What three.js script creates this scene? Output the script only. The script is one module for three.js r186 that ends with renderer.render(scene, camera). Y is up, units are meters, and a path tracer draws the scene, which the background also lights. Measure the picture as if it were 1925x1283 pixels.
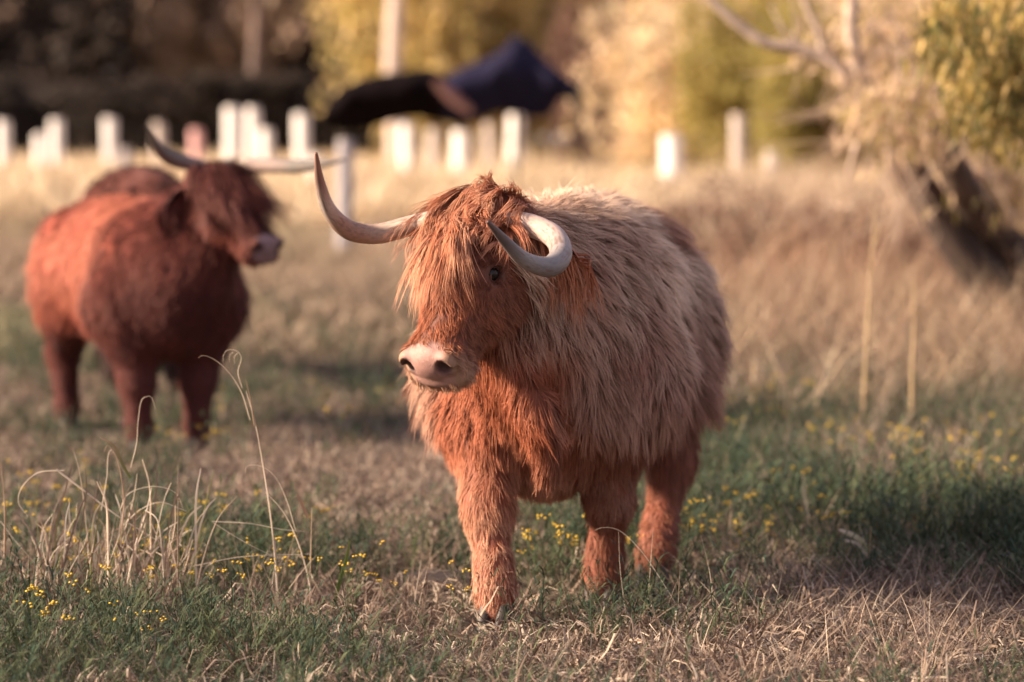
import * as THREE from 'three';
import { ImprovedNoise } from 'three/addons/math/ImprovedNoise.js';

// ---------------------------------------------------------------- camera, sky, sun, exposure
const scene = new THREE.Scene();
const FPX = 5800, HORIZON = 250, EYE = 1.38;              // focal length and horizon in pixels of a 1925 x 1283 frame
const PITCH = Math.atan((641.5 - HORIZON) / FPX);
const camera = new THREE.PerspectiveCamera(2 * Math.atan(641.5 / FPX) * 180 / Math.PI, 1925 / 1283, 0.1, 900);
camera.filmGauge = 36;
camera.position.set(0, EYE, 0);
camera.rotation.x = -PITCH;
camera.focus = 8.12;
camera.userData.fStop = 1.9;
scene.add(camera);

const SUN = new THREE.Vector3(-0.93, 0.40, 0.13).normalize();
{
  const w = 256, h = 128, data = new Float32Array(w * h * 4);
  for (let j = 0; j < h; j++) for (let i = 0; i < w; i++) {
    const el = ((j + 0.5) / h - 0.5) * Math.PI, az = ((i + 0.5) / w - 0.5) * 2 * Math.PI;
    const d = new THREE.Vector3(Math.cos(el) * Math.cos(az), Math.sin(el), Math.cos(el) * Math.sin(az));
    const t = Math.pow(Math.max(0, d.y), 0.45), glow = Math.pow(Math.max(0, d.dot(SUN)), 6);
    const mix = (a, b) => a + (b - a) * t, k = (j * w + i) * 4;
    data[k] = mix(0.33, 0.165) + 0.45 * glow;
    data[k + 1] = mix(0.28, 0.165) + 0.33 * glow;
    data[k + 2] = mix(0.28, 0.225) + 0.2 * glow;
    data[k + 3] = 1;
  }
  const sky = new THREE.DataTexture(data, w, h, THREE.RGBAFormat, THREE.FloatType);
  sky.mapping = THREE.EquirectangularReflectionMapping; sky.magFilter = THREE.LinearFilter; sky.minFilter = THREE.LinearFilter; sky.needsUpdate = true;
  scene.background = sky; scene.environment = sky;
}
const sun = new THREE.DirectionalLight(new THREE.Color().setRGB(1, 0.795, 0.60), 5);
sun.position.copy(SUN).multiplyScalar(60).add(new THREE.Vector3(0, 0, -15)); sun.target.position.set(0, 0, -15);
sun.castShadow = true; sun.shadow.mapSize.set(4096, 4096); sun.shadow.radius = 12;
Object.assign(sun.shadow.camera, { left: -60, right: 60, top: 40, bottom: -40, near: 1, far: 200 });
scene.add(sun, sun.target);
const renderer = new THREE.WebGLRenderer({ antialias: true });
renderer.toneMapping = THREE.LinearToneMapping;
renderer.toneMappingExposure = 3.1;
renderer.shadowMap.enabled = true;
renderer.setSize(1024, 682);

// ---------------------------------------------------------------- helpers
const V = (x, y, z) => new THREE.Vector3(x, y, z);
function rng(seed) { let a = seed >>> 0; return () => { a = (a + 0x6D2B79F5) | 0; let t = Math.imul(a ^ (a >>> 15), 1 | a); t = (t + Math.imul(t ^ (t >>> 7), 61 | t)) ^ t; return ((t ^ (t >>> 14)) >>> 0) / 4294967296; }; }
const perlin = new ImprovedNoise();
const N3 = (x, y, z) => perlin.noise(x + 31.7, y + 11.3, z + 57.9);
const clamp = (x, a = 0, b = 1) => Math.min(b, Math.max(a, x));
const smooth = (a, b, x) => { const t = clamp((x - a) / (b - a)); return t * t * (3 - 2 * t); };
const lerp = (a, b, t) => a + (b - a) * t;
const lerp3 = (a, b, t) => [lerp(a[0], b[0], t), lerp(a[1], b[1], t), lerp(a[2], b[2], t)];
const taken = {};
function numbered(name) { const n = taken[name] = (taken[name] ?? -1) + 1; return n ? `${name}_${String(n).padStart(3, '0')}` : name; }
function shadows(o) { o.traverse((c) => { if (c.isMesh) { c.castShadow = true; c.receiveShadow = true; } }); return o; }
function tag(o, label, category, group) { o.userData.label = label; o.userData.category = category; if (group) o.userData.group = group; return o; }
function thing(name, label, category, group, pos = [0, 0, 0], turn = 0) {
  const g = new THREE.Group(); g.name = numbered(name); g.position.set(...pos); g.rotation.y = turn;
  tag(g, label, category, group); scene.add(g); return g;
}
function part(name, geo, mat, parent) { const m = new THREE.Mesh(geo, mat); m.name = name; m.castShadow = m.receiveShadow = true; parent.add(m); return m; }
const cosP = Math.cos(PITCH), sinP = Math.sin(PITCH);
function at(px, py, d) {                                   // the point at depth d (metres along -z) seen at a place of the photograph
  const x = (px - 962.5) / FPX, y = (641.5 - py) / FPX, dy = y * cosP - sinP, dz = -cosP - y * sinP, k = d / -dz;
  return V(x * k, EYE + dy * k, -d);
}
const floorAt = (px, d) => V((px - 962.5) / FPX * d * 1.0, 0, -d);
function groundY(x, z) { return 0.018 * N3(x * 0.9, 0, z * 0.9) + 0.010 * N3(x * 3.1, 5, z * 3.1) + 0.05 * N3(x * 0.12, 9, z * 0.12) * smooth(14, 40, -z); }

class Mesher {
  constructor() { this.p = []; this.n = []; this.c = []; this.i = []; this.u = []; }
  vert(x, y, z, nx, ny, nz, c) { this.p.push(x, y, z); this.n.push(nx, ny, nz); this.c.push(c[0], c[1], c[2]); return this.p.length / 3 - 1; }
  tri(a, b, c) { this.i.push(a, b, c); }
  geometry() {
    const g = new THREE.BufferGeometry();
    g.setAttribute('position', new THREE.Float32BufferAttribute(this.p, 3));
    g.setAttribute('normal', new THREE.Float32BufferAttribute(this.n, 3));
    g.setAttribute('color', new THREE.Float32BufferAttribute(this.c, 3));
    g.setIndex(new THREE.BufferAttribute(new Uint32Array(this.i), 1));
    return g;
  }
  // a ribbon along pts (array of Vector3), half width w(t), colour c(t), facing about the direction out
  ribbon(pts, w, col, out, round = 0.55) {
    const K = pts.length; let pa = -1, pb = -1;
    const T = V(), S = V(), O = V();
    for (let k = 0; k < K; k++) {
      T.subVectors(pts[Math.min(K - 1, k + 1)], pts[Math.max(0, k - 1)]).normalize();
      S.crossVectors(T, out); if (S.lengthSq() < 1e-8) S.set(1, 0, 0); S.normalize(); O.crossVectors(S, T).normalize();
      const t = k / (K - 1), hw = w(t), c = col(t), q = pts[k];
      if (k === K - 1) { const e = this.vert(q.x, q.y, q.z, O.x, O.y, O.z, c); this.tri(pa, pb, e); break; }
      const a = this.vert(q.x - S.x * hw, q.y - S.y * hw, q.z - S.z * hw, O.x - S.x * round, O.y - S.y * round, O.z - S.z * round, c);
      const b = this.vert(q.x + S.x * hw, q.y + S.y * hw, q.z + S.z * hw, O.x + S.x * round, O.y + S.y * round, O.z + S.z * round, c);
      if (k) { this.tri(pa, pb, a); this.tri(pb, b, a); }
      pa = a; pb = b;
    }
  }
  tube(pts, rad, col, sides = 8, cap = true) {
    const K = pts.length, T = V(), X = V(), Y = V(); let prev = null;
    X.set(0.3, 0.9, 0.27);
    const first = this.p.length / 3;
    for (let k = 0; k < K; k++) {
      T.subVectors(pts[Math.min(K - 1, k + 1)], pts[Math.max(0, k - 1)]).normalize();
      X.addScaledVector(T, -X.dot(T)); if (X.lengthSq() < 1e-6) X.set(T.y, -T.x, 0.1); X.normalize(); Y.crossVectors(T, X);
      const row = [];
      for (let s = 0; s < sides; s++) {
        const a = s / sides * 2 * Math.PI, r = rad(k / (K - 1), a), cx = Math.cos(a), cy = Math.sin(a);
        const nx = X.x * cx + Y.x * cy, ny = X.y * cx + Y.y * cy, nz = X.z * cx + Y.z * cy;
        row.push(this.vert(pts[k].x + nx * r, pts[k].y + ny * r, pts[k].z + nz * r, nx, ny, nz, col(k / (K - 1), a)));
      }
      if (prev) for (let s = 0; s < sides; s++) { const b = (s + 1) % sides; this.tri(prev[s], prev[b], row[s]); this.tri(prev[b], row[b], row[s]); }
      prev = row;
    }
    if (cap) { const e = pts[K - 1], c = this.vert(e.x, e.y, e.z, T.x, T.y, T.z, col(1, 0)); for (let s = 0; s < sides; s++) this.tri(prev[s], prev[(s + 1) % sides], c); }
    return first;
  }
}
const spline = (pts, n) => new THREE.CatmullRomCurve3(pts).getPoints(n);

const M = {
  fur: new THREE.MeshPhysicalMaterial({ vertexColors: true, roughness: 0.62, specularIntensity: 0.45, side: THREE.DoubleSide, sheen: 0.0 }),
  skin: new THREE.MeshStandardMaterial({ vertexColors: true, roughness: 0.68 }),
  horn: new THREE.MeshPhysicalMaterial({ vertexColors: true, roughness: 0.48, specularIntensity: 0.5 }),
  eye: new THREE.MeshPhysicalMaterial({ color: new THREE.Color().setRGB(0.006, 0.004, 0.004), roughness: 0.05, specularIntensity: 0.7 }),
  hoof: new THREE.MeshStandardMaterial({ color: new THREE.Color().setRGB(0.03, 0.022, 0.02), roughness: 0.6 }),
  grass: new THREE.MeshPhysicalMaterial({ vertexColors: true, roughness: 0.8, specularIntensity: 0.3, side: THREE.DoubleSide, transmission: 0.3, thickness: 0 }),
  leaf: new THREE.MeshPhysicalMaterial({ vertexColors: true, roughness: 0.85, specularIntensity: 0.3, side: THREE.DoubleSide, transmission: 0.5, thickness: 0 }),
  grassFar: new THREE.MeshStandardMaterial({ vertexColors: true, roughness: 0.9, side: THREE.DoubleSide }),
  hide: new THREE.MeshStandardMaterial({ vertexColors: true, roughness: 1 }),
  leafFar: new THREE.MeshStandardMaterial({ vertexColors: true, roughness: 0.9, side: THREE.DoubleSide }),
  bark: new THREE.MeshStandardMaterial({ vertexColors: true, roughness: 0.95 }),
};

{                                                                             // pebbled skin of the nose: fine cells
  const S = 256, r = rng(5), cells = Array.from({ length: 900 }, () => [r() * S, r() * S]), data = new Uint8Array(S * S * 4), bins = new Map();
  cells.forEach((c) => { const k = (c[0] >> 4) + 16 * (c[1] >> 4); (bins.get(k) ?? bins.set(k, []).get(k)).push(c); });
  for (let y = 0; y < S; y++) for (let x = 0; x < S; x++) {
    let a = 1e9, b = 1e9;
    for (let j = -1; j <= 1; j++) for (let i = -1; i <= 1; i++) for (const c of bins.get((((x >> 4) + i + 16) % 16) + 16 * (((y >> 4) + j + 16) % 16)) ?? []) { let dx = Math.abs(c[0] - x), dy = Math.abs(c[1] - y); dx = Math.min(dx, S - dx); dy = Math.min(dy, S - dy); const d = dx * dx + dy * dy; if (d < a) { b = a; a = d; } else if (d < b) b = d; }
    const v = Math.round(255 * clamp((Math.sqrt(b) - Math.sqrt(a)) / 5)), k = (y * S + x) * 4; data[k] = data[k + 1] = data[k + 2] = v; data[k + 3] = 255;
  }
  const t = new THREE.DataTexture(data, S, S); t.wrapS = t.wrapT = THREE.RepeatWrapping; t.magFilter = THREE.LinearFilter; t.minFilter = THREE.LinearFilter; t.needsUpdate = true;
  M.skin.bumpMap = t; M.skin.bumpScale = 0.0007;
}
// ---------------------------------------------------------------- ground
{
  const xs = [], zs = [];
  for (let x = -260; x < -12; x += 8) xs.push(x); for (let x = -12; x < -3; x += 0.5) xs.push(x); for (let x = -3; x < 3; x += 0.06) xs.push(x); for (let x = 3; x < 12; x += 0.5) xs.push(x); for (let x = 12; x <= 260; x += 8) xs.push(x);
  for (let z = 12; z > -6; z -= 1) zs.push(z); for (let z = -6; z > -16; z -= 0.06) zs.push(z); for (let z = -16; z > -60; z -= 0.8) zs.push(z); for (let z = -60; z >= -520; z -= 10) zs.push(z);
  const m = new Mesher(), W = xs.length;
  for (const z of zs) for (const x of xs) {
    const e = 0.05, gx = (groundY(x + e, z) - groundY(x - e, z)) / (2 * e), gz = (groundY(x, z + e) - groundY(x, z - e)) / (2 * e), l = 1 / Math.hypot(gx, 1, gz);
    const a = N3(x * 1.3, 3, z * 1.3), b = N3(x * 7, 8, z * 7), d = -z, gold = smooth(24, 45, d);
    let c = lerp3([0.060, 0.043, 0.036], [0.10, 0.073, 0.056], clamp(0.5 + 0.8 * a + 0.5 * b));
    c = lerp3(c, [0.09, 0.085, 0.045], 0.6 * smooth(0.05, 0.5, N3(x * 0.8, 21, z * 0.8)));
    c = lerp3(c, lerp3([0.38, 0.28, 0.17], [0.46, 0.35, 0.22], clamp(0.5 + a)), gold);
    m.vert(x, groundY(x, z), z, -gx * l, l, -gz * l, c);
  }
  for (let j = 0; j + 1 < zs.length; j++) for (let i = 0; i + 1 < W; i++) { const a = j * W + i, b = a + 1, c = a + W, d = c + 1; m.tri(a, b, c); m.tri(b, d, c); }
  const o = part('ground', m.geometry(), new THREE.MeshStandardMaterial({ vertexColors: true, roughness: 1 }), scene);
  o.userData.kind = 'structure'; o.userData.label = 'pasture ground under the grass';
}

// ---------------------------------------------------------------- cattle
// A body is one distance field of tapered capsules and ellipsoids, joined smoothly and meshed as one surface; hair grows on it.
function meshField(f, lo, hi, h, reach) {
  const nx = Math.ceil((hi.x - lo.x) / h) + 1, ny = Math.ceil((hi.y - lo.y) / h) + 1, nz = Math.ceil((hi.z - lo.z) / h) + 1;
  const grid = new Float32Array(nx * ny * nz), B = 8, id = (x, y, z) => x + nx * (y + ny * z);
  for (let z0 = 0; z0 < nz; z0 += B) for (let y0 = 0; y0 < ny; y0 += B) for (let x0 = 0; x0 < nx; x0 += B) {
    const x1 = Math.min(nx, x0 + B), y1 = Math.min(ny, y0 + B), z1 = Math.min(nz, z0 + B);
    const c = f(lo.x + (x0 + B / 2) * h, lo.y + (y0 + B / 2) * h, lo.z + (z0 + B / 2) * h), far = Math.abs(c) > B * h * 1.25;
    for (let z = z0; z < z1; z++) for (let y = y0; y < y1; y++) for (let x = x0; x < x1; x++) grid[id(x, y, z)] = far ? c : f(lo.x + x * h, lo.y + y * h, lo.z + z * h);
  }
  const cell = new Map(), P = [];
  const corner = [[0, 0, 0], [1, 0, 0], [0, 1, 0], [1, 1, 0], [0, 0, 1], [1, 0, 1], [0, 1, 1], [1, 1, 1]];
  const edges = [[0, 1], [2, 3], [4, 5], [6, 7], [0, 2], [1, 3], [4, 6], [5, 7], [0, 4], [1, 5], [2, 6], [3, 7]];
  for (let z = 0; z < nz - 1; z++) for (let y = 0; y < ny - 1; y++) for (let x = 0; x < nx - 1; x++) {
    let mask = 0; const v = [];
    for (let k = 0; k < 8; k++) { const a = grid[id(x + corner[k][0], y + corner[k][1], z + corner[k][2])]; v.push(a); if (a < 0) mask |= 1 << k; }
    if (mask === 0 || mask === 255) continue;
    let sx = 0, sy = 0, sz = 0, n = 0;
    for (const [a, b] of edges) {
      if ((v[a] < 0) === (v[b] < 0)) continue;
      const t = v[a] / (v[a] - v[b]);
      sx += lerp(corner[a][0], corner[b][0], t); sy += lerp(corner[a][1], corner[b][1], t); sz += lerp(corner[a][2], corner[b][2], t); n++;
    }
    cell.set(id(x, y, z), P.length / 3); P.push(lo.x + (x + sx / n) * h, lo.y + (y + sy / n) * h, lo.z + (z + sz / n) * h);
  }
  const I = [], quad = (a, b, c, d, flip) => { if (flip) I.push(a, c, b, c, d, b); else I.push(a, b, c, c, b, d); };
  for (let z = 1; z < nz - 1; z++) for (let y = 1; y < ny - 1; y++) for (let x = 1; x < nx - 1; x++) {
    const a = grid[id(x, y, z)] < 0;
    const go = (b, i0, i1, i2, i3) => { if (a === b) return; const q = [i0, i1, i2, i3].map((k) => cell.get(k)); if (q.every((k) => k !== undefined)) quad(q[0], q[1], q[2], q[3], b); };
    go(grid[id(x + 1, y, z)] < 0, id(x, y - 1, z - 1), id(x, y, z - 1), id(x, y - 1, z), id(x, y, z));
    go(grid[id(x, y + 1, z)] < 0, id(x - 1, y, z - 1), id(x - 1, y, z), id(x, y, z - 1), id(x, y, z));
    go(grid[id(x, y, z + 1)] < 0, id(x - 1, y - 1, z), id(x, y - 1, z), id(x - 1, y, z), id(x, y, z));
  }
  return { P, I };
}

class Field {
  constructor(head) { this.prims = []; this.cuts = []; this.head = head; }
  hp(s, f, n) { const { P, S, F, N } = this.head; return P.clone().addScaledVector(S, s).addScaledVector(F, f).addScaledVector(N, n); }
  cone(a, ra, b, rb, k = 0.06, tagName = 'body') { const d = b.clone().sub(a); this.prims.push({ t: 0, ax: a.x, ay: a.y, az: a.z, dx: d.x, dy: d.y, dz: d.z, il: 1 / Math.max(1e-9, d.lengthSq()), ra, rb, k, tag: tagName }); }
  hcone(a, ra, b, rb, k = 0.04) { this.cone(this.hp(...a), ra, this.hp(...b), rb, k, 'head'); }
  hball(c, r, k = 0.03) { const p = this.hp(...c), { S, F, N } = this.head; this.prims.push({ t: 1, c: p, r, S, F, N, k, tag: 'head' }); }
  hcut(c, r, k = 0.012) { const p = this.hp(...c), { S, F, N } = this.head; this.cuts.push({ c: p, r, S, F, N, k }); }
  one(q, x, y, z) {
    if (q.t === 0) {
      const px = x - q.ax, py = y - q.ay, pz = z - q.az, t = clamp((px * q.dx + py * q.dy + pz * q.dz) * q.il);
      const ex = px - q.dx * t, ey = py - q.dy * t, ez = pz - q.dz * t;
      return Math.sqrt(ex * ex + ey * ey + ez * ez) - (q.ra + (q.rb - q.ra) * t);
    }
    const px = x - q.c.x, py = y - q.c.y, pz = z - q.c.z;
    const s = (px * q.S.x + py * q.S.y + pz * q.S.z) / q.r[0], f = (px * q.F.x + py * q.F.y + pz * q.F.z) / q.r[1], n = (px * q.N.x + py * q.N.y + pz * q.N.z) / q.r[2];
    const k0 = Math.sqrt(s * s + f * f + n * n), k1 = Math.sqrt((s / q.r[0]) ** 2 + (f / q.r[1]) ** 2 + (n / q.r[2]) ** 2);
    return k1 < 1e-6 ? -Math.min(...q.r) : k0 * (k0 - 1) / k1;
  }
  at = (x, y, z) => {
    let d = 1e3;
    for (const q of this.prims) {
      const e = this.one(q, x, y, z), k = q.k;
      if (e - d > k) continue;
      if (d - e > k) { d = e; continue; }
      const h = clamp(0.5 + 0.5 * (d - e) / k); d = d + (e - d) * h - k * h * (1 - h);
    }
    if (d < 0.05) for (const q of this.cuts) {
      const e = -this.one({ ...q, t: 1 }, x, y, z), k = q.k, h = clamp(0.5 - 0.5 * (d - e) / k); d = d + (e - d) * h + k * h * (1 - h);
    }
    return d;
  };
  isHead(x, y, z) { let a = 1e3, b = 1e3; for (const q of this.prims) { const e = this.one(q, x, y, z); if (q.tag === 'head') a = Math.min(a, e); else b = Math.min(b, e); } return b - a; }
  normal(p, out = V()) { const e = 0.004, f = this.at; const a = f(p.x + e, p.y - e, p.z - e), b = f(p.x - e, p.y - e, p.z + e), c = f(p.x - e, p.y + e, p.z - e), d = f(p.x + e, p.y + e, p.z + e); return out.set(a - b - c + d, -a - b + c + d, -a + b - c + d).normalize(); }
}

function headFrame(P, yaw, pitch, roll = 0) {               // yaw to the animal's left, pitch below the horizontal
  const h = V(Math.sin(yaw), 0, Math.cos(yaw)), S = V(Math.cos(yaw), 0, -Math.sin(yaw));
  const F = h.clone().multiplyScalar(Math.cos(pitch)).add(V(0, -Math.sin(pitch), 0));
  const N = h.clone().multiplyScalar(Math.sin(pitch)).add(V(0, Math.cos(pitch), 0));
  if (roll) { S.applyAxisAngle(F, roll); N.applyAxisAngle(F, roll); }
  return { P, S, F, N };
}

function cattleField(spec) {
  const f = new Field(spec.head), { hcone, hball } = f;
  // torso
  f.cone(V(-0.03, 0.82, 0.10), 0.275, V(-0.055, 0.84, -0.12), 0.262, 0.1);
  f.cone(V(0, 0.84, 0.48), 0.25, V(-0.03, 0.82, 0.10), 0.275, 0.1);
  f.cone(V(-0.055, 0.84, -0.12), 0.262, V(-0.085, 0.86, -0.42), 0.21, 0.1);
  f.cone(V(0, 1.02, 0.40), 0.14, V(-0.03, 1.02, 0.0), 0.12, 0.12);
  f.cone(V(-0.07, 1.06, -0.36), 0.095, V(-0.03, 1.02, 0.0), 0.12, 0.12);
  const rise = spec.coat === 'far' ? 0.10 : 0;
  f.cone(V(-0.01, 0.53 + rise, 0.56), 0.19, V(0, 0.80, 0.66), 0.21, 0.12);       // brisket
  f.cone(V(0, 0.50 + rise, 0.40), 0.15, V(0, 0.58 + rise, -0.1), 0.17, 0.12);
  for (const s of [-1, 1]) { f.cone(V(s * 0.17, 0.95, 0.40), 0.13, V(s * 0.2, 0.68, 0.50), 0.17, 0.1); f.cone(V(s * 0.14 - 0.07, 0.98, -0.40), 0.11, V(s * 0.14 - 0.05, 0.74, -0.40), 0.165, 0.1); }
  f.cone(V(-0.08, 1.0, -0.64), 0.03, V(-0.08, 0.45, -0.74), 0.02, 0.04);      // tail
  // neck
  f.cone(V(0, 0.90, 0.50), 0.25, f.hp(0, 0.08, -0.10), 0.135, 0.12, 'neck');
  f.cone(V(0, 0.70, 0.60), 0.20, f.hp(0, 0.22, -0.15), 0.10, 0.12, 'neck');
  if (spec.dewlap) for (let k = 0; k < 2; k++) f.cone(spec.dewlap[k], 0.02 + 0.008 * k, spec.dewlap[k + 1], 0.028 + 0.006 * k, 0.09);
  for (const g of spec.legs) for (let k = 0; k + 1 < g.length; k++) f.cone(g[k][0], g[k][1], g[k + 1][0], g[k + 1][1], k ? 0.05 : 0.1, 'leg');
  // head: s to its left, f from poll to nose, n out of the forehead
  f.hcone([0, 0.02, -0.04], 0.095, [0, 0.2, -0.03], 0.098);
  f.hcone([0, 0.2, -0.025], 0.096, [0, 0.43, -0.022], 0.066);
  f.hcone([0, 0.16, -0.13], 0.08, [0, 0.45, -0.082], 0.046, 0.05);
  f.hcone([-0.07, 0.0, -0.035], 0.055, [0.07, 0.0, -0.035], 0.055, 0.05);
  for (const s of [-1, 1]) { f.hball([s * 0.06, 0.21, -0.085], [0.06, 0.1, 0.085], 0.05); f.hball([s * 0.078, 0.165, 0.005], [0.034, 0.045, 0.03], 0.03); }
  f.hball([0, 0.446, -0.016], [0.096, 0.054, 0.060], 0.03);           // upper muzzle
  f.hball([0, 0.470, -0.006], [0.066, 0.034, 0.052], 0.018);          // nose pad
  for (const s of [-1, 1]) { f.hball([s * 0.060, 0.474, 0.006], [0.030, 0.028, 0.038], 0.014); f.hball([s * 0.058, 0.462, -0.062], [0.044, 0.042, 0.034], 0.02); }
  f.hball([0, 0.478, -0.062], [0.070, 0.032, 0.028], 0.018);          // upper lip
  f.hball([0, 0.444, -0.104], [0.062, 0.044, 0.026], 0.012);          // chin
  for (const s of [-1, 1]) {
    f.hcut([s * 0.104, 0.195, 0.0], [0.02, 0.024, 0.019], 0.012);      // eye socket
    f.hcut([s * 0.058, 0.506, 0.010], [0.020, 0.032, 0.026], 0.009);  // nostril
    f.hcut([s * 0.080, 0.496, -0.006], [0.018, 0.020, 0.008], 0.009);
  }
  f.hcut([0, 0.500, -0.086], [0.098, 0.06, 0.0035], 0.007);            // mouth
  return f;
}

function grow(field, opt) {                                          // hair strands as tapered ribbons
  const m = new Mesher(), r = rng(opt.seed), { P, I } = opt.mesh, A = V(), B = V(), C = V(), T1 = V(), T2 = V(), n = V();
  const areas = []; let total = 0;
  for (let k = 0; k < I.length; k += 3) {
    A.fromArray(P, I[k] * 3); B.fromArray(P, I[k + 1] * 3); C.fromArray(P, I[k + 2] * 3);
    total += T1.subVectors(B, A).cross(T2.subVectors(C, A)).length() / 2; areas.push(total);
  }
  const count = Math.round(total * opt.guides);
  const dirv = V(), g = V(), q = V(), side = V(), up = V();
  for (let i = 0; i < count; i++) {
    const target = r() * total; let lo = 0, hi = areas.length - 1; while (lo < hi) { const mid = (lo + hi) >> 1; if (areas[mid] < target) lo = mid + 1; else hi = mid; }
    A.fromArray(P, I[lo * 3] * 3); B.fromArray(P, I[lo * 3 + 1] * 3); C.fromArray(P, I[lo * 3 + 2] * 3);
    let u = r(), v = r(); if (u + v > 1) { u = 1 - u; v = 1 - v; }
    const p = A.clone().addScaledVector(T1.subVectors(B, A), u).addScaledVector(T2.subVectors(C, A), v);
    field.normal(p, n);
    const a = opt.attr(p, n, r); if (!a || r() > (a.keep ?? 1)) continue;
    strandLock(field, m, p, n.clone(), a, r, opt);
  }
  return m;
}
function strandLock(field, m, p, n, a, r, opt) {
  const K = a.segs ?? opt.segs, step = a.len * (0.75 + 0.5 * r()) / K;
  // guide
  const pts = [p.clone()], dir = a.flow.clone().addScaledVector(a.flow, 0).multiplyScalar(1).addScaledVector(n, a.lift), q = p.clone(), nn = V();
  const wob = a.wob ?? 0.35, wave = a.wave ?? 0.35, ph = r() * 6.28, off = r() * 40;
  dir.x += wob * (r() - 0.5); dir.y += wob * (r() - 0.5); dir.z += wob * (r() - 0.5); dir.normalize();
  const rest = (a.rest ?? 0.02) * (0.4 + r());
  for (let k = 1; k <= K; k++) {
    const t = k / K;
    dir.x += a.pull.x + wave * N3(q.x * 9 + off * 0.02, q.y * 9, q.z * 9); dir.y += a.pull.y + wave * N3(q.x * 9, q.y * 9 + 20, q.z * 9 + off * 0.02); dir.z += a.pull.z + wave * N3(q.x * 9 + 40, q.y * 9, q.z * 9);
    dir.normalize(); q.addScaledVector(dir, step);
    const want = rest * Math.min(1, t * 2.2), d = field.at(q.x, q.y, q.z);
    if (d < want) { field.normal(q, nn); q.addScaledVector(nn, want - d); dir.subVectors(q, pts[k - 1]).normalize(); }
    pts.push(q.clone());
  }
  const s1 = V().crossVectors(n, a.flow).normalize(), s2 = a.flow.clone().normalize(), O = V();
  const tone = (r() - 0.5) * 1.3;
  for (let c = 0; c < a.kids; c++) {
    const ang = r() * 6.283, rad = a.spread * Math.sqrt(r()), ox = Math.cos(ang) * rad, oy = Math.sin(ang) * rad;
    const stray = r() < 0.1 ? 1.2 : 0, cl = a.clump, len = (0.7 + 0.4 * r()), out = [];
    const jx = (r() - 0.5), jy = (r() - 0.5), jz = (r() - 0.5), loft = (r() - 0.3) * (a.loft ?? 0.02);
    for (let k = 0; k <= K; k++) {
      const t = k / K * len * K, k0 = Math.min(K - 1, Math.floor(t)), ft = t - k0, w = 1 - cl * smooth(0, 1, k / K), e = (a.fray ?? 0.02) * (k / K) * (k / K) * (1 + 2.5 * stray);
      const b = pts[k0], d = pts[k0 + 1];
      out.push(V(b.x + (d.x - b.x) * ft + (s1.x * ox + s2.x * oy) * w + jx * e + n.x * loft * (k / K), b.y + (d.y - b.y) * ft + (s1.y * ox + s2.y * oy) * w + jy * e + n.y * loft * (k / K), b.z + (d.z - b.z) * ft + (s1.z * ox + s2.z * oy) * w + jz * e + n.z * loft * (k / K)));
    }
    if (k0fix(out, field)) { }
    const tv = tone * 0.7 + (r() - 0.5) * 0.9, br = 1 + a.vary * tv, root = a.root, tip = a.tip;
    O.copy(n).addScaledVector(s1, (r() - 0.5) * 1.3).normalize();
    const w0 = a.width * (0.7 + 0.6 * r()), w1 = w0 * 0.25;
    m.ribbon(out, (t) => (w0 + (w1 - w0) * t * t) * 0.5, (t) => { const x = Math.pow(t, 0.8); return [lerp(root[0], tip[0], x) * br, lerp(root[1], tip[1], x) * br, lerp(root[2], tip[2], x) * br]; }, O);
  }
}
function k0fix(out, field) { const q = out[0], d = field.at(q.x, q.y, q.z); if (Math.abs(d) > 0.002) { const n = field.normal(q, V()); q.addScaledVector(n, -d - 0.001); } return false; }

const COAT = {
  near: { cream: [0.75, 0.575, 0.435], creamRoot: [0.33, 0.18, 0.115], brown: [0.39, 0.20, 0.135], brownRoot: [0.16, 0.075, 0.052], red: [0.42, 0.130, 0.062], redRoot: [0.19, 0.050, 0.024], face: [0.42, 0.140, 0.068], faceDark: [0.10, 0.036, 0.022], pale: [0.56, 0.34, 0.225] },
  far: { cream: [0.47, 0.165, 0.10], creamRoot: [0.24, 0.055, 0.034], brown: [0.26, 0.062, 0.038], brownRoot: [0.12, 0.026, 0.018], red: [0.085, 0.017, 0.013], redRoot: [0.06, 0.014, 0.012], face: [0.065, 0.017, 0.014], faceDark: [0.05, 0.013, 0.011], pale: [0.16, 0.05, 0.035] },  // reds of head and front darkened, their shade put into the coat
};
function headLocal(h, p) { const d = V().subVectors(p, h.P); return [d.dot(h.S), d.dot(h.F), d.dot(h.N)]; }

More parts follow.
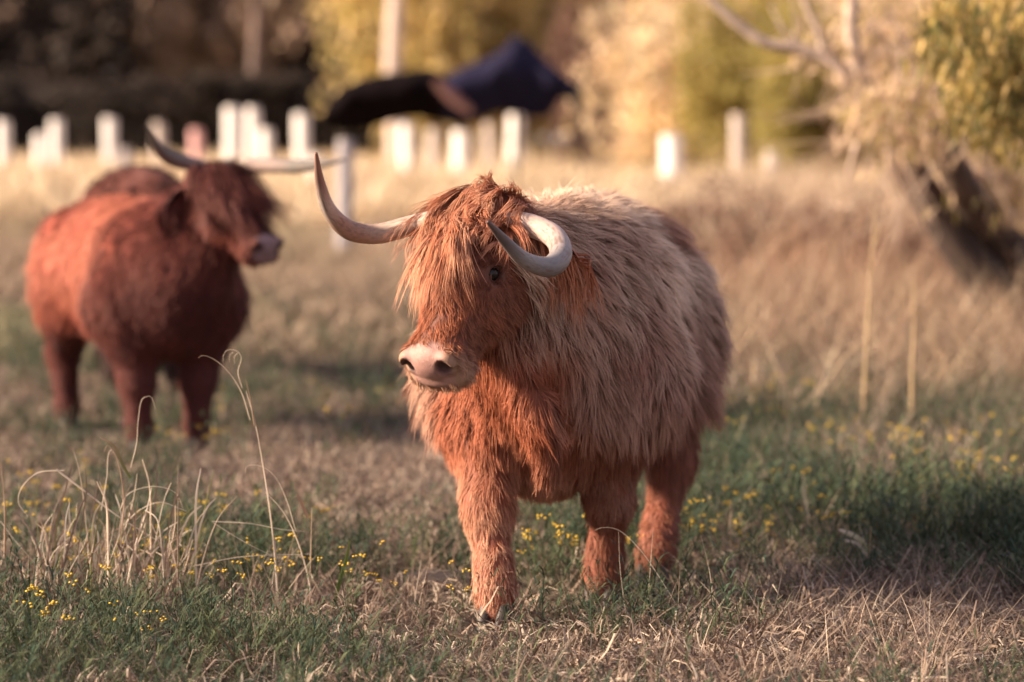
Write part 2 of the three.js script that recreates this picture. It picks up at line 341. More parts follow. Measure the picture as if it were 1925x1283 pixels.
function coatAttr(spec, field) {
  const C = COAT[spec.coat], h = spec.head, D = spec.detail, base = V();
  return (p, n, r) => {
    const hd = field.isHead(p.x, p.y, p.z), [s, f, nn] = headLocal(h, p), flow = V(), pull = V(0, -0.12, 0);
    const pick = N3(p.x * 5 + spec.seed, p.y * 5, p.z * 5), fine = N3(p.x * 16, p.y * 16 + spec.seed, p.z * 16);
    const tangent = () => { flow.addScaledVector(n, -flow.dot(n)); if (flow.lengthSq() < 1e-5) flow.set(n.y, -n.x, 0.01); flow.normalize(); };
    if (hd > 0) {
      const nose = smooth(0.425, 0.475, f), fn = n.dot(h.N), fs = n.dot(h.S), ff = n.dot(h.F);
      if (f + 0.35 * nn > 0.462 && nn > -0.062 && Math.abs(s) < 0.050 + 0.014 * smooth(-0.04, 0.0, nn)) return null;                      // nose pad
      if (Math.hypot(Math.abs(s) - 0.098, f - 0.195, nn) < 0.026) return null;                            // eye
      const eye = 1 - smooth(0.03, 0.10, Math.hypot(Math.abs(s) - 0.10, (f - 0.185) * 0.85, nn - 0.005));  // dark eye surround, with forelock shade put into the hair colour
      const front = smooth(0.1, 0.6, fn);
      flow.copy(h.F).multiplyScalar(0.15 + 0.9 * front).addScaledVector(h.N, -0.75 * (1 - front)).addScaledVector(h.F, -0.35 * (1 - front)).addScaledVector(h.S, 0.35 * Math.sign(s) * front).add(V(0, -0.5 * (1 - front), 0));
      flow.x += 0.5 * fine; tangent();
      const len = lerp(lerp(0.036, 0.036, front), 0.021, smooth(0.38, 0.47, f)) * (1 - 0.7 * eye);
      if (Math.hypot((Math.abs(s) - 0.060) / 0.032, (f - 0.500) / 0.038, (nn - 0.008) / 0.038) < 1.2) return null;
      let tip = lerp3(C.face, C.faceDark, 0.92 * eye), root = lerp3(C.redRoot, C.faceDark, 0.5);
      tip = lerp3(tip, spec.coat === 'near' ? [0.235, 0.100, 0.062] : C.brown, 0.75 * (1 - front)); root = lerp3(root, C.brownRoot, 0.6 * (1 - front)); tip = lerp3(tip, C.red, 0.4 * smooth(0, 0.4, -fine)); const mz = smooth(0.41, 0.485, f); tip = lerp3(tip, C.pale, 0.75 * mz); root = lerp3(root, C.pale, 0.45 * mz);  // cheek hair darkened, the shadow on the face put into its colour
      return { len, lift: 0.16, flow, pull: V(0, -0.05, 0), kids: Math.round(14 * D), spread: 0.013, clump: 0.4, fray: 0.006, width: 0.0013 * spec.wide, root, tip, vary: 0.3, segs: 4, rest: 0.004, loft: 0.005, wave: 0.2, wob: 0.3, keep: 1 };
    }
    const legY = smooth(0.62, 0.5, p.y), top = smooth(0.35, 0.85, n.y), sx = p.x >= 0 ? 1 : -1;
    const frontal = smooth(0.42, 0.62, p.z) , chest = smooth(0.5, 0.72, p.z) * smooth(0.26, 0.16, Math.abs(p.x + 0.055)) * smooth(0.90, 0.76, p.y);
    flow.set(0.55 * sx * top + 0.15 * fine, -0.9, -0.42 * (1 - frontal) - 0.35 * top - 0.1);
    flow.x += 0.4 * pick * (1 - legY); flow.z += 0.4 * fine;
    if (frontal > 0 && p.y > 0.75) flow.z -= 0.5 * frontal;
    tangent();
    const lower = smooth(0.95, 0.65, p.y);
    let len = lerp(0.12, 0.175, lower); len = lerp(len, 0.078, Math.max(chest, 0.4 * frontal)); len = lerp(len, lerp(0.03, 0.06, smooth(0.22, 0.48, p.y)), legY);
    if (p.y < 0.07) return null; len *= spec.coat === 'far' ? 0.6 : 1;
    const legRed = legY * (p.z > 0.3 && p.x < 0.05 ? 1 : 0.75), hump = smooth(0.98, 1.06, p.y) * smooth(-0.05, -0.30, p.z);
    const redness = clamp(Math.max(chest, spec.coat === 'far' ? smooth(0.35, 0.6, p.z) : 0, legRed, 0.5 * hump) + 0.3 * pick * (chest + legRed) - 0.15 * (1 - chest));  // far coats go dark towards the front, as painted shade
    const low = clamp(Math.max(spec.coat === 'far' ? 0.9 * smooth(0.9, 0.6, p.y) : smooth(1.02, 0.70, p.y), 0.75 * hump, 0.55 * frontal) + (spec.coat === 'far' ? 0.25 : 0.55) * pick + (spec.coat === 'far' ? 0.05 : 0.3) * fine);  // paler towards the back: blonde coat, plus sunlit top put into the colour
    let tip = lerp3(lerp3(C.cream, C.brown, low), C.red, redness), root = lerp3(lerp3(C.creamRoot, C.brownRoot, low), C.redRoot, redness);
    if (spec.coat === 'near') { const legTone = 1 - 0.38 * legY * (p.z > 0.3 && p.x < 0.05 ? 0 : 1); tip = tip.map((x) => x * legTone); }  // hair darker on every leg but the front right
    const paleLeg = smooth(0.55, 0.2, p.y) * smooth(0.5, 0.65, p.z); tip = lerp3(tip, C.pale, 0.9 * paleLeg); root = lerp3(root, C.red, 0.6 * paleLeg);
    if (spec.dim) { tip = tip.map((x) => x * spec.dim); root = root.map((x) => x * spec.dim); }  // darkens the hair colour to stand in for shade
    const away = (p.x < -0.12 && p.z < 0.35 ? 0.35 : 0.62);
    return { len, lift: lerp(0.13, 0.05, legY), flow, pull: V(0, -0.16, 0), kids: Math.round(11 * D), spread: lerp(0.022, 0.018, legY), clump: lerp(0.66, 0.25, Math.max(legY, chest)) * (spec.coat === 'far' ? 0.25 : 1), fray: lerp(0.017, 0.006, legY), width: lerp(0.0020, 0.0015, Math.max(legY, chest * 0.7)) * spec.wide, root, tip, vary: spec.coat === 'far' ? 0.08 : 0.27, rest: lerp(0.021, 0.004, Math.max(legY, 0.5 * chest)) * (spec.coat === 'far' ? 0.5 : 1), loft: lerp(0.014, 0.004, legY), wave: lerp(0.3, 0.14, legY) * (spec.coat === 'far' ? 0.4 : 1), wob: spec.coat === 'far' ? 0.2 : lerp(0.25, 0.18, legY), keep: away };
  };
}

function eyeball(parent, field, s) {
  const h = field.head, c = field.hp(s * 0.0905, 0.195, 0.0);
  const e = part('eye', new THREE.SphereGeometry(0.021, 24, 16), M.eye, parent); e.position.copy(c);
  const m = new Mesher(), ring = [];
  for (let k = 0; k <= 24; k++) { const a = k / 24 * 2 * Math.PI; ring.push(field.hp(s * (0.1015 - 0.004 * Math.abs(Math.cos(a))), 0.195 + 0.0205 * Math.cos(a) * 1.05, 0.0165 * Math.sin(a) * (Math.sin(a) > 0 ? 0.75 : 0.9))); }
  m.tube(ring, () => 0.0042, () => [0.09, 0.035, 0.022], 7, false);
  part('eyelid', m.geometry(), M.skin, e).position.copy(c).multiplyScalar(-1);
  return e;
}

function horn(parent, pts, r0, colors, seed) {
  const m = new Mesher(), c = spline(pts, 130), r = rng(seed);
  const rad = (t) => r0 * (t < 0.5 ? lerp(1, 0.93, t / 0.5) : 0.93 * Math.pow(1 - (t - 0.5) / 0.52, 0.72)) + 0.0015;
  m.tube(c, (t, a) => rad(t) * (1 + 0.012 * N3(t * 26, Math.cos(a) * 1.2, Math.sin(a) * 1.2 + seed) + 0.010 * Math.sin(t * 150) * smooth(0.3, 0.0, t)), (t, a) => {
    const k = t * (colors.length - 1), i = Math.min(colors.length - 2, Math.floor(k)); let q = lerp3(colors[i], colors[i + 1], k - i);
    const grain = 0.7 * N3(t * 5, Math.cos(a) * 2.0, Math.sin(a) * 2.0 + seed) + 0.8 * N3(t * 34, Math.cos(a) * 5, Math.sin(a) * 5 + seed) + 0.3 * N3(t * 9, Math.cos(a) * 16, Math.sin(a) * 16);
    q = lerp3(q, [0.13, 0.085, 0.07], clamp(grain * 2.0) * 0.85); return q.map((x) => x * (1 + 0.35 * grain));
  }, 56);
  return part('horn', m.geometry(), M.horn, parent);
}

function hoof(parent, p, yaw) {
  const geos = new Mesher();
  for (const s of [-1, 1]) {
    const first = geos.p.length / 3, rows = [];
    for (let j = 0; j <= 6; j++) {
      const t = j / 6, row = [];
      for (let k = 0; k < 14; k++) {
        const a = k / 14 * 2 * Math.PI, rx = lerp(0.028, 0.022, t), rz = lerp(0.056, 0.036, t) * (j === 0 ? 0.95 : 1);
        const x = s * 0.026 + Math.cos(a) * rx * (1 - 0.25 * Math.max(0, Math.sin(a))), z = Math.sin(a) * rz + lerp(0.024, 0.0, t), y = t * 0.075;
        row.push(geos.vert(x, y, z, Math.cos(a), 0.35, Math.sin(a), [1, 1, 1]));
      }
      rows.push(row);
    }
    for (let j = 0; j < 6; j++) for (let k = 0; k < 14; k++) { const b = (k + 1) % 14; geos.tri(rows[j][k], rows[j + 1][k], rows[j][b]); geos.tri(rows[j][b], rows[j + 1][k], rows[j + 1][b]); }
    for (const [row, up] of [[rows[0], -1], [rows[6], 1]]) { const c = geos.vert(s * 0.026, up < 0 ? 0 : 0.078, up < 0 ? 0.024 : 0, 0, up, 0, [1, 1, 1]); for (let k = 0; k < 14; k++) geos.tri(row[k], c, row[(k + 1) % 14]); }
  }
  const o = part('hoof', geos.geometry(), M.hoof, parent); o.position.copy(p); o.rotation.y = yaw; return o;
}

function ear(parent, field, s, spec, tipS, droop, seed) {
  const h = field.head, C = COAT[spec.coat], base = field.hp(s * 0.105, 0.025, -0.06), outw = h.S.clone().multiplyScalar(s).addScaledVector(h.N, -0.55).add(V(0, -droop, 0)).normalize();
  const m = new Mesher(), L = 0.19, faceN = h.N.clone().multiplyScalar(0.6).add(h.F.clone().multiplyScalar(0.8)).normalize(), across = V().crossVectors(outw, faceN).normalize(), nrm = V().crossVectors(across, outw).normalize();
  const rows = []; 
  for (const side of [0, 1]) for (let j = 0; j <= 12; j++) {
    const t = j / 12, w = 0.055 * Math.pow(Math.sin(Math.PI * Math.pow(clamp(t * 0.97 + 0.02), 0.8)), 0.7) + 0.004, row = [];
    for (let k = 0; k <= 8; k++) { const v = k / 8 * 2 - 1, dep = 0.022 * v * v + (side ? -0.008 : 0); const q = base.clone().addScaledVector(outw, t * L).addScaledVector(across, v * w).addScaledVector(nrm, dep); const nn = nrm.clone().multiplyScalar(side ? -1 : 1).addScaledVector(across, (side ? 1 : -1) * v * 0.5).normalize(); row.push(m.vert(q.x, q.y, q.z, nn.x, nn.y, nn.z, side ? C.red : lerp3(C.faceDark, C.red, 0.7))); }
    rows.push(row);
  }
  for (const b of [0, 13]) for (let j = b; j < b + 12; j++) for (let k = 0; k < 8; k++) { m.tri(rows[j][k], rows[j + 1][k], rows[j][k + 1]); m.tri(rows[j][k + 1], rows[j + 1][k], rows[j + 1][k + 1]); }
  for (let j = 0; j < 12; j++) for (const k of [0, 8]) { m.tri(rows[j][k], rows[j + 1][k], rows[j + 13][k]); m.tri(rows[j + 13][k], rows[j + 1][k], rows[j + 14][k]); }
  const o = part('ear', m.geometry(), M.skin, parent);
  const hair = new Mesher(), r = rng(seed), D = spec.detail;
  for (let i = 0; i < 210 * D; i++) {
    const t = Math.pow(r(), 0.7), v = r() * 2 - 1, p = base.clone().addScaledVector(outw, t * L).addScaledVector(across, v * 0.045).addScaledVector(nrm, 0.012 * (r() < 0.6 ? 1 : -1.2));
    const flow = outw.clone().multiplyScalar(0.35).add(V(0, -0.9, 0)).addScaledVector(nrm, 0.3 * (r() - 0.5)).normalize();
    strandLock(field, hair, p, nrm.clone(), { len: 0.075 + 0.08 * r(), lift: 0.2, flow, pull: V(0, -0.14, 0), kids: 8, spread: 0.012, clump: 0.75, fray: 0.02, width: 0.0021 * spec.wide, root: C.red, tip: lerp3(C.face, C.pale, 0.15 + 0.5 * r()), vary: 0.3, segs: 5, rest: 0.004, free: true, wave: 0.25, wob: 0.4 }, r, { segs: 5 });
  }
  const q = part('ear_hair', hair.geometry(), M.fur, o); q.userData.kind = 'stuff';
  return o;
}

function makeCattle(g, spec) {
  const field = cattleField(spec), C = COAT[spec.coat], h = spec.head;
  const tipY = 1.35, ends = [V(-0.6, 0.0, -1.05), V(0.6, tipY, 1.0)]; const hx = [field.hp(0, 0.6, 0), field.hp(0, -0.15, 0)];
  for (const q of hx) { ends[0].min(q.clone().addScalar(-0.22)); ends[1].max(q.clone().addScalar(0.22)); }
  ends[0].y = Math.max(0.0, ends[0].y) + 0.005;
  const mesh = meshField(field.at, ends[0], ends[1], spec.cell), { P, I } = mesh;
  const geo = new THREE.BufferGeometry(), nrm = new Float32Array(P.length), col = new Float32Array(P.length), uv = new Float32Array(P.length / 3 * 2), n = V(), p = V();
  for (let k = 0; k < P.length; k += 3) {
    p.fromArray(P, k); field.normal(p, n); n.toArray(nrm, k);
    const hd = field.isHead(p.x, p.y, p.z), [s, f, e] = headLocal(h, p); uv[k / 3 * 2] = s * 9; uv[k / 3 * 2 + 1] = (f - 0.8 * e) * 9; let c = lerp3(C.creamRoot, C.redRoot, clamp(smooth(0.5, 0.8, p.z) + smooth(0.6, 0.5, p.y)));
    if (hd > 0) {
      c = lerp3(C.redRoot, C.faceDark, 0.5);
      const pad = smooth(0.448, 0.466, f + 0.35 * e) * smooth(-0.080, -0.060, e) * smooth(0.072, 0.058, Math.abs(s));
      const muzzle = smooth(0.42, 0.49, f);
      c = lerp3(c, C.pale.map((x) => x * 0.62), 0.8 * muzzle);
      const spot = 0.5 + 0.5 * N3(s * 60, f * 60, e * 60);
      c = lerp3(c, spec.nose.map((x) => x * (0.72 + 0.42 * spot + 0.18 * N3(s * 190, f * 190, e * 190))), pad);
      const nostril = Math.min(Math.hypot((Math.abs(s) - 0.058) / 0.026, (f - 0.500) / 0.036, (e - 0.009) / 0.031));
      c = lerp3(c, [0.05, 0.018, 0.018], 1 - smooth(0.65, 1.1, nostril));
      c = lerp3(c, [0.20, 0.085, 0.07], (1 - smooth(0.002, 0.007, Math.abs(e + 0.086))) * smooth(0.45, 0.475, f));
      const eye = Math.hypot((Math.abs(s) - 0.10), (f - 0.195), e); c = lerp3(c, [0.10, 0.04, 0.028], 1 - smooth(0.022, 0.045, eye));
    }
    if (spec.dim) c = c.map((x) => x * spec.dim * 1.5);  // skin darkened likewise, as painted shade
    col.set(c, k);
  }
  geo.setAttribute('position', new THREE.Float32BufferAttribute(P, 3)); geo.setAttribute('normal', new THREE.BufferAttribute(nrm, 3)); geo.setAttribute('color', new THREE.BufferAttribute(col, 3)); geo.setIndex(new THREE.BufferAttribute(new Uint32Array(I), 1));
  geo.setAttribute('uv', new THREE.BufferAttribute(uv, 2));
  const body = part('body', geo, spec.coat === 'far' ? M.hide : M.skin, g);
  if (spec.eyes !== false) for (const s of [-1, 1]) eyeball(g, field, s);
  const fur = part('coat', grow(field, { seed: spec.seed, mesh, guides: spec.guides, segs: spec.segs, attr: coatAttr(spec, field) }).geometry(), M.fur, body); fur.userData.kind = 'stuff';
  for (const l of spec.legs) { const e = l[l.length - 1][0]; hoof(g, V(e.x, 0.0, e.z), l.turn ?? 0); }
  return { field, body };
}
function forelock(g, field, spec) {
  const m = new Mesher(), h = spec.head, C = COAT[spec.coat], r = rng(spec.seed + 5), F = spec.lock;
  for (let i = 0; i < F.count; i++) {
    const u = r() * 2 - 1, s = u * F.half, f = lerp(-0.07, F.back ?? 0.10, Math.pow(r(), 1.1)); const p = field.hp(s, f, 0.3), n = V();
    // drop on to the skin along -N
    for (let k = 0; k < 40; k++) { const d = field.at(p.x, p.y, p.z); if (d < 0.002) break; p.addScaledVector(h.N, -d * 0.9); }
    field.normal(p, n);
    const part0 = F.part ?? 0, sd = s - part0, spreadS = clamp(sd / 0.09, -1, 1);
    const edge = smooth(0.35, 1.0, Math.abs(spreadS)), longS = spreadS < 0 ? lerp(F.longRight, 0.17, edge) : lerp(F.longLeft, 0.12, edge), len = longS * (0.55 + 0.65 * r()) * (1 - 0.6 * Math.max(0, f));
    const flow = h.F.clone().multiplyScalar(0.6).addScaledVector(h.S, F.out * spreadS + 0.3 * (r() - 0.5) + 0.35 * N3(s * 22, f * 14, 7)).addScaledVector(h.N, 0.2);
    if (spreadS > 0.25 && r() < (F.thin ?? 0)) continue;
    const tone = N3(s * 30, f * 30, spec.seed), tip = lerp3(C.face, C.pale, 0.35 + 0.5 * tone).map((x) => x * 1.1), root = lerp3(C.red, C.redRoot, 0.45);
    strandLock(field, m, p, n, { len, lift: 0.14, flow, pull: V(0, -0.22, 0).addScaledVector(h.S, -0.10 * spreadS), kids: F.kids, spread: 0.016, clump: 0.86, fray: 0.022, width: 0.0021 * spec.wide, root, tip, vary: 0.33, rest: 0.026, wave: 0.42, wob: 0.35, loft: 0.02, segs: F.segs }, r, { segs: F.segs });
  }
  const o = part('forelock', m.geometry(), M.fur, g); o.userData.kind = 'stuff'; return o;
}
const leg = (turn, ...pts) => { const l = pts.map(([x, y, z, r]) => [V(x, y, z), r]); l.turn = turn; return l; };

// the near animal, walking towards the camera with its head turned to the left of the picture
{
  const turn = -17 * Math.PI / 180, pos = V(0.26, 0, -9.35);
  const toLocal = (w) => w.clone().sub(pos).applyAxisAngle(V(0, 1, 0), -turn);
  const g = thing('highland_cow', 'shaggy pale red highland cow with an orange fringe, walking towards us in front', 'cow', null, pos.toArray(), turn);
  const head = headFrame(toLocal(V(-0.072, 1.166, -8.36)), -33 * Math.PI / 180 - turn, 56 * Math.PI / 180);
  const spec = {
    coat: 'near', seed: 11, detail: 1, wide: 1, cell: 0.0065, guides: 4200, segs: 6, head, nose: [0.37, 0.20, 0.168],
    legs: [
      leg(0, [-0.18, 0.72, 0.54, 0.15], [-0.16, 0.53, 0.65, 0.105], [-0.10, 0.35, 0.79, 0.058], [-0.095, 0.31, 0.80, 0.058], [-0.065, 0.17, 0.85, 0.042], [-0.055, 0.10, 0.865, 0.047], [-0.045, 0.05, 0.885, 0.043]),
      leg(0.1, [0.18, 0.72, 0.50, 0.15], [0.185, 0.53, 0.48, 0.105], [0.165, 0.35, 0.46, 0.058], [0.16, 0.31, 0.455, 0.058], [0.14, 0.17, 0.415, 0.042], [0.13, 0.10, 0.40, 0.046], [0.125, 0.05, 0.405, 0.043]),
      leg(0.1, [0.10, 0.80, -0.36, 0.165], [0.155, 0.60, -0.22, 0.125], [0.185, 0.40, -0.20, 0.064], [0.185, 0.35, -0.18, 0.060], [0.178, 0.18, -0.08, 0.043], [0.175, 0.11, -0.045, 0.047], [0.172, 0.05, -0.02, 0.043]),
      leg(0, [-0.16, 0.80, -0.38, 0.165], [-0.19, 0.60, -0.42, 0.12], [-0.18, 0.42, -0.64, 0.062], [-0.175, 0.36, -0.66, 0.058], [-0.15, 0.18, -0.70, 0.043], [-0.14, 0.11, -0.71, 0.047], [-0.14, 0.05, -0.70, 0.043]),
    ],
    dewlap: [toLocal(at(965, 690, 8.36)), toLocal(at(1010, 780, 8.39)), toLocal(at(1030, 880, 8.44))],
    lock: { count: 420, half: 0.105, kids: 22, thin: 0.6, longRight: 0.27, longLeft: 0.085, out: 0.7, part: 0.005, segs: 9 },
  };
  const { field } = makeCattle(g, spec);
  const pxl = (list) => list.map(([x, y, d]) => toLocal(at(x, y, d)));
  const ivory = [0.46, 0.34, 0.28], grey = [0.33, 0.28, 0.27], dark = [0.10, 0.07, 0.065], brown = [0.29, 0.18, 0.13];
  horn(g, pxl([[845, 408, 8.36], [775, 424, 8.40], [705, 440, 8.42], [655, 432, 8.40], [620, 397, 8.36], [602, 345, 8.30], [594, 288, 8.24]]), 0.0275, [ivory, ivory, [0.34, 0.25, 0.2], brown, brown, [0.4, 0.34, 0.3], [0.2, 0.12, 0.1], [0.25, 0.13, 0.1]], 3);
  horn(g, pxl([[950, 415, 8.30], [1000, 425, 8.27], [1042, 446, 8.20], [1054, 480, 8.10], [1030, 502, 8.00], [985, 488, 7.92], [948, 452, 7.85], [917, 417, 7.79]]), 0.0305, [ivory, [0.46, 0.33, 0.28], [0.42, 0.31, 0.27], [0.28, 0.24, 0.23], [0.19, 0.175, 0.175], [0.26, 0.24, 0.235], [0.12, 0.10, 0.10], dark], 8);
  ear(g, field, 1, spec, 0, 0.35, 31); ear(g, field, -1, spec, 0, 0.35, 32);
  forelock(g, field, spec);
}

// two red cows standing further back on the left
{
  const turn = 24 * Math.PI / 180, pos = V(-1.71, 0, -13.85);
  const toLocal = (w) => w.clone().sub(pos).applyAxisAngle(V(0, 1, 0), -turn);
  const g = thing('highland_cow', 'dark red highland cow with wide upswept horns, standing on the left', 'cow', null, pos.toArray(), turn);
  const head = headFrame(toLocal(V(-1.275, 1.195, -13.25)).divide(V(0.97, 0.925, 0.97)), 44 * Math.PI / 180 - turn, 42 * Math.PI / 180);
  const spec = {
    coat: 'far', seed: 23, detail: 0.55, wide: 1.35, cell: 0.011, guides: 3400, segs: 4, head, nose: [0.25, 0.16, 0.17],
    legs: [
      leg(0, [-0.18, 0.70, 0.52, 0.16], [-0.17, 0.52, 0.54, 0.115], [-0.15, 0.33, 0.56, 0.078], [-0.14, 0.11, 0.55, 0.052], [-0.14, 0.03, 0.56, 0.05]),
      leg(0, [0.18, 0.70, 0.50, 0.16], [0.17, 0.52, 0.50, 0.115], [0.15, 0.33, 0.52, 0.078], [0.14, 0.11, 0.52, 0.052], [0.14, 0.03, 0.53, 0.05]),
      leg(0, [0.14, 0.80, -0.40, 0.18], [0.17, 0.60, -0.36, 0.13], [0.16, 0.40, -0.50, 0.078], [0.15, 0.12, -0.46, 0.052], [0.15, 0.03, -0.45, 0.05]),
      leg(0, [-0.14, 0.80, -0.42, 0.18], [-0.17, 0.60, -0.42, 0.14], [-0.16, 0.40, -0.60, 0.078], [-0.15, 0.12, -0.58, 0.052], [-0.15, 0.03, -0.56, 0.05]),
    ],
    lock: { count: 620, half: 0.13, kids: 9, longRight: 0.30, longLeft: 0.27, out: 0.6, part: 0, segs: 6, back: 0.22 },
  };
  g.scale.set(0.97, 0.925, 0.97);
  const { field } = makeCattle(g, spec), pxl = (list) => list.map(([x, y, d]) => toLocal(at(x, y, d)).divide(V(0.97, 0.925, 0.97)));
  const green = [0.12, 0.11, 0.10], ivory = [0.22, 0.165, 0.145], black = [0.05, 0.048, 0.05];
  horn(g, pxl([[400, 322, 13.42], [355, 308, 13.40], [318, 297, 13.34], [293, 274, 13.26], [277, 236, 13.16]]), 0.036, [ivory, ivory, green, green, black], 4);
  horn(g, pxl([[470, 312, 13.36], [515, 312, 13.22], [560, 313, 13.05], [600, 309, 12.9], [648, 300, 12.76]]), 0.034, [ivory, ivory, green, green, black], 5);
  ear(g, field, -1, spec, 0, 0.45, 41); ear(g, field, 1, spec, 0, 0.6, 42);
  forelock(g, field, spec);
}
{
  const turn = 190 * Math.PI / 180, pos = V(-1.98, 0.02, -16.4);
  const g = thing('highland_cow', 'red cow with shade painted into its coat, almost hidden behind the standing cow, only its back showing', 'cow', null, pos.toArray(), turn);
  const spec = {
    coat: 'far', dim: 0.22, seed: 29, detail: 0.35, wide: 2.8, cell: 0.014, guides: 600, segs: 4, head: headFrame(V(0.05, 0.78, 1.02), 0.1, 1.15), nose: [0.4, 0.25, 0.25],  // dim puts shade into the coat and skin colours
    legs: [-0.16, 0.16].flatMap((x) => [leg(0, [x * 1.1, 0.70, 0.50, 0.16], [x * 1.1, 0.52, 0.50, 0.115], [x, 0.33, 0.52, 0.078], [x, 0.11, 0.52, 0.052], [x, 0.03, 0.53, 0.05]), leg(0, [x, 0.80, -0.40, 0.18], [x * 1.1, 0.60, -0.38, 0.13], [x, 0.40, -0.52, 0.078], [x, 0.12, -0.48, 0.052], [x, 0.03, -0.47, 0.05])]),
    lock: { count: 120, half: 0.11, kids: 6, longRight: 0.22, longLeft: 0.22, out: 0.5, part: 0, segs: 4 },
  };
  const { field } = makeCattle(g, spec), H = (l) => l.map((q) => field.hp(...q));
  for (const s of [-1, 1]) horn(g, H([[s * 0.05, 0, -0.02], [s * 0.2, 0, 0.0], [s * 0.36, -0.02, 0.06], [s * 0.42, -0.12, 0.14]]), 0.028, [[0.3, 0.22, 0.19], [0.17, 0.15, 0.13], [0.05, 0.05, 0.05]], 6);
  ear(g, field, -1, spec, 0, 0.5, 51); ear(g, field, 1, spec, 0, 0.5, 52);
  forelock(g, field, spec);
}

// ---------------------------------------------------------------- grass
const STRAW = [[0.34, 0.25, 0.19], [0.42, 0.33, 0.255], [0.25, 0.175, 0.135], [0.17, 0.115, 0.09], [0.52, 0.43, 0.34]];
const GREEN = [[0.054, 0.090, 0.052], [0.074, 0.108, 0.056], [0.042, 0.074, 0.050], [0.105, 0.125, 0.060]];
const UP = V(0, 1, 0);
function bladePath(r, len, lean, curl, segs, x0 = 0, z0 = 0, droop = 0) {
  const a = r() * 6.283, d = V(Math.cos(a) * Math.sin(lean), Math.cos(lean), Math.sin(a) * Math.sin(lean)), b = a + (r() - 0.5) * 1.6, q = V(x0, 0, z0), pts = [q.clone()];
  for (let k = 1; k <= segs; k++) { d.x += Math.cos(b) * curl / segs; d.z += Math.sin(b) * curl / segs; d.y -= droop / segs; d.normalize(); q.addScaledVector(d, len / segs); if (q.y < 0.004) { q.y = 0.004; d.y = Math.abs(d.y) * 0.2; } pts.push(q.clone()); }
  return { pts, out: V(-Math.cos(b + 1.2 * (r() - 0.5)), 0.5, -Math.sin(b)).normalize() };
}
const jit = (r, c, v) => { const k = 1 + v * (r() - 0.5), h = 0.06 * (r() - 0.5); return [c[0] * k * (1 + h), c[1] * k, c[2] * k * (1 - h)]; };
const pickOf = (r, list) => list[Math.floor(r() * list.length)];
function tuft(seed, o) {
  const r = rng(seed), m = new Mesher();
  for (let i = 0; i < o.n; i++) {
    const a = r() * 6.283, rr = o.rad * Math.sqrt(r()), b = bladePath(r, o.len * (0.45 + 0.8 * r()), o.lean * (0.3 + r()), o.curl * (0.3 + r()), o.segs ?? 4, Math.cos(a) * rr, Math.sin(a) * rr, o.droop ?? 0.2);
    if (o.lift) b.pts.forEach((p) => { p.y += o.lift * r(); });
    const c = jit(r, pickOf(r, o.cols), 0.5), tip = o.tip ? lerp3(c, pickOf(r, o.tip), 0.7) : c, w = o.w * (0.6 + 0.8 * r());
    m.ribbon(b.pts, (t) => w * (o.flat ? 1 - t * t * 0.6 : Math.sin(Math.PI * (0.25 + 0.75 * t)) * 0.9 + 0.1) * 0.5, (t) => lerp3(c, tip, t), b.out, 0.3);
  }
  return m.geometry();
}
function weedTuft(seed, hgt, n, cols) {                       // fine leaved green weeds: stems set with narrow leaves
  const r = rng(seed), m = new Mesher();
  for (let i = 0; i < n; i++) {
    const a = r() * 6.283, rr = 0.05 * Math.sqrt(r()), b = bladePath(r, hgt * (0.5 + 0.7 * r()), 0.5 * r(), 0.4, 5, Math.cos(a) * rr, Math.sin(a) * rr, 0), c = jit(r, pickOf(r, cols), 0.5);
    m.ribbon(b.pts, () => 0.0009, () => c, b.out, 0.3);
    for (let k = 0; k < 9; k++) {
      const t = 0.15 + 0.85 * r(), j = Math.min(4, Math.floor(t * 5)), p = b.pts[j].clone().lerp(b.pts[j + 1], t * 5 - j), an = r() * 6.283, l = hgt * (0.14 + 0.16 * r()), d = V(Math.cos(an), 0.5 + 0.6 * r(), Math.sin(an)).normalize();
      const q = p.clone().addScaledVector(d, l * 0.55), e = p.clone().addScaledVector(d, l); e.y -= l * 0.2;
      const lc = jit(r, c, 0.4); m.ribbon([p, q, e], (u) => (u < 0.3 ? 0.0008 : 0.0018), () => lc, UP, 0.3);
    }
  }
  return m.geometry();
}
const spot = (x, z, list) => { let v = 0; for (const [cx, cz, rx, rz, k] of list) v = Math.max(v, k * Math.exp(-(((x - cx) / rx) ** 2) - ((z - cz) / rz) ** 2)); return v; };
const HOOVES = [[-0.04, -8.47, 0.13, 0.15, 1], [0.43, -9.24, 0.13, 0.18, 1], [0.26, -8.86, 0.12, 0.13, 1], [-0.18, -9.40, 0.20, 0.22, 1], [-1.66, -13.2, 0.16, 0.5, 0.85], [-1.42, -13.1, 0.16, 0.5, 0.85], [-2.0, -14.0, 0.25, 0.5, 0.8]];
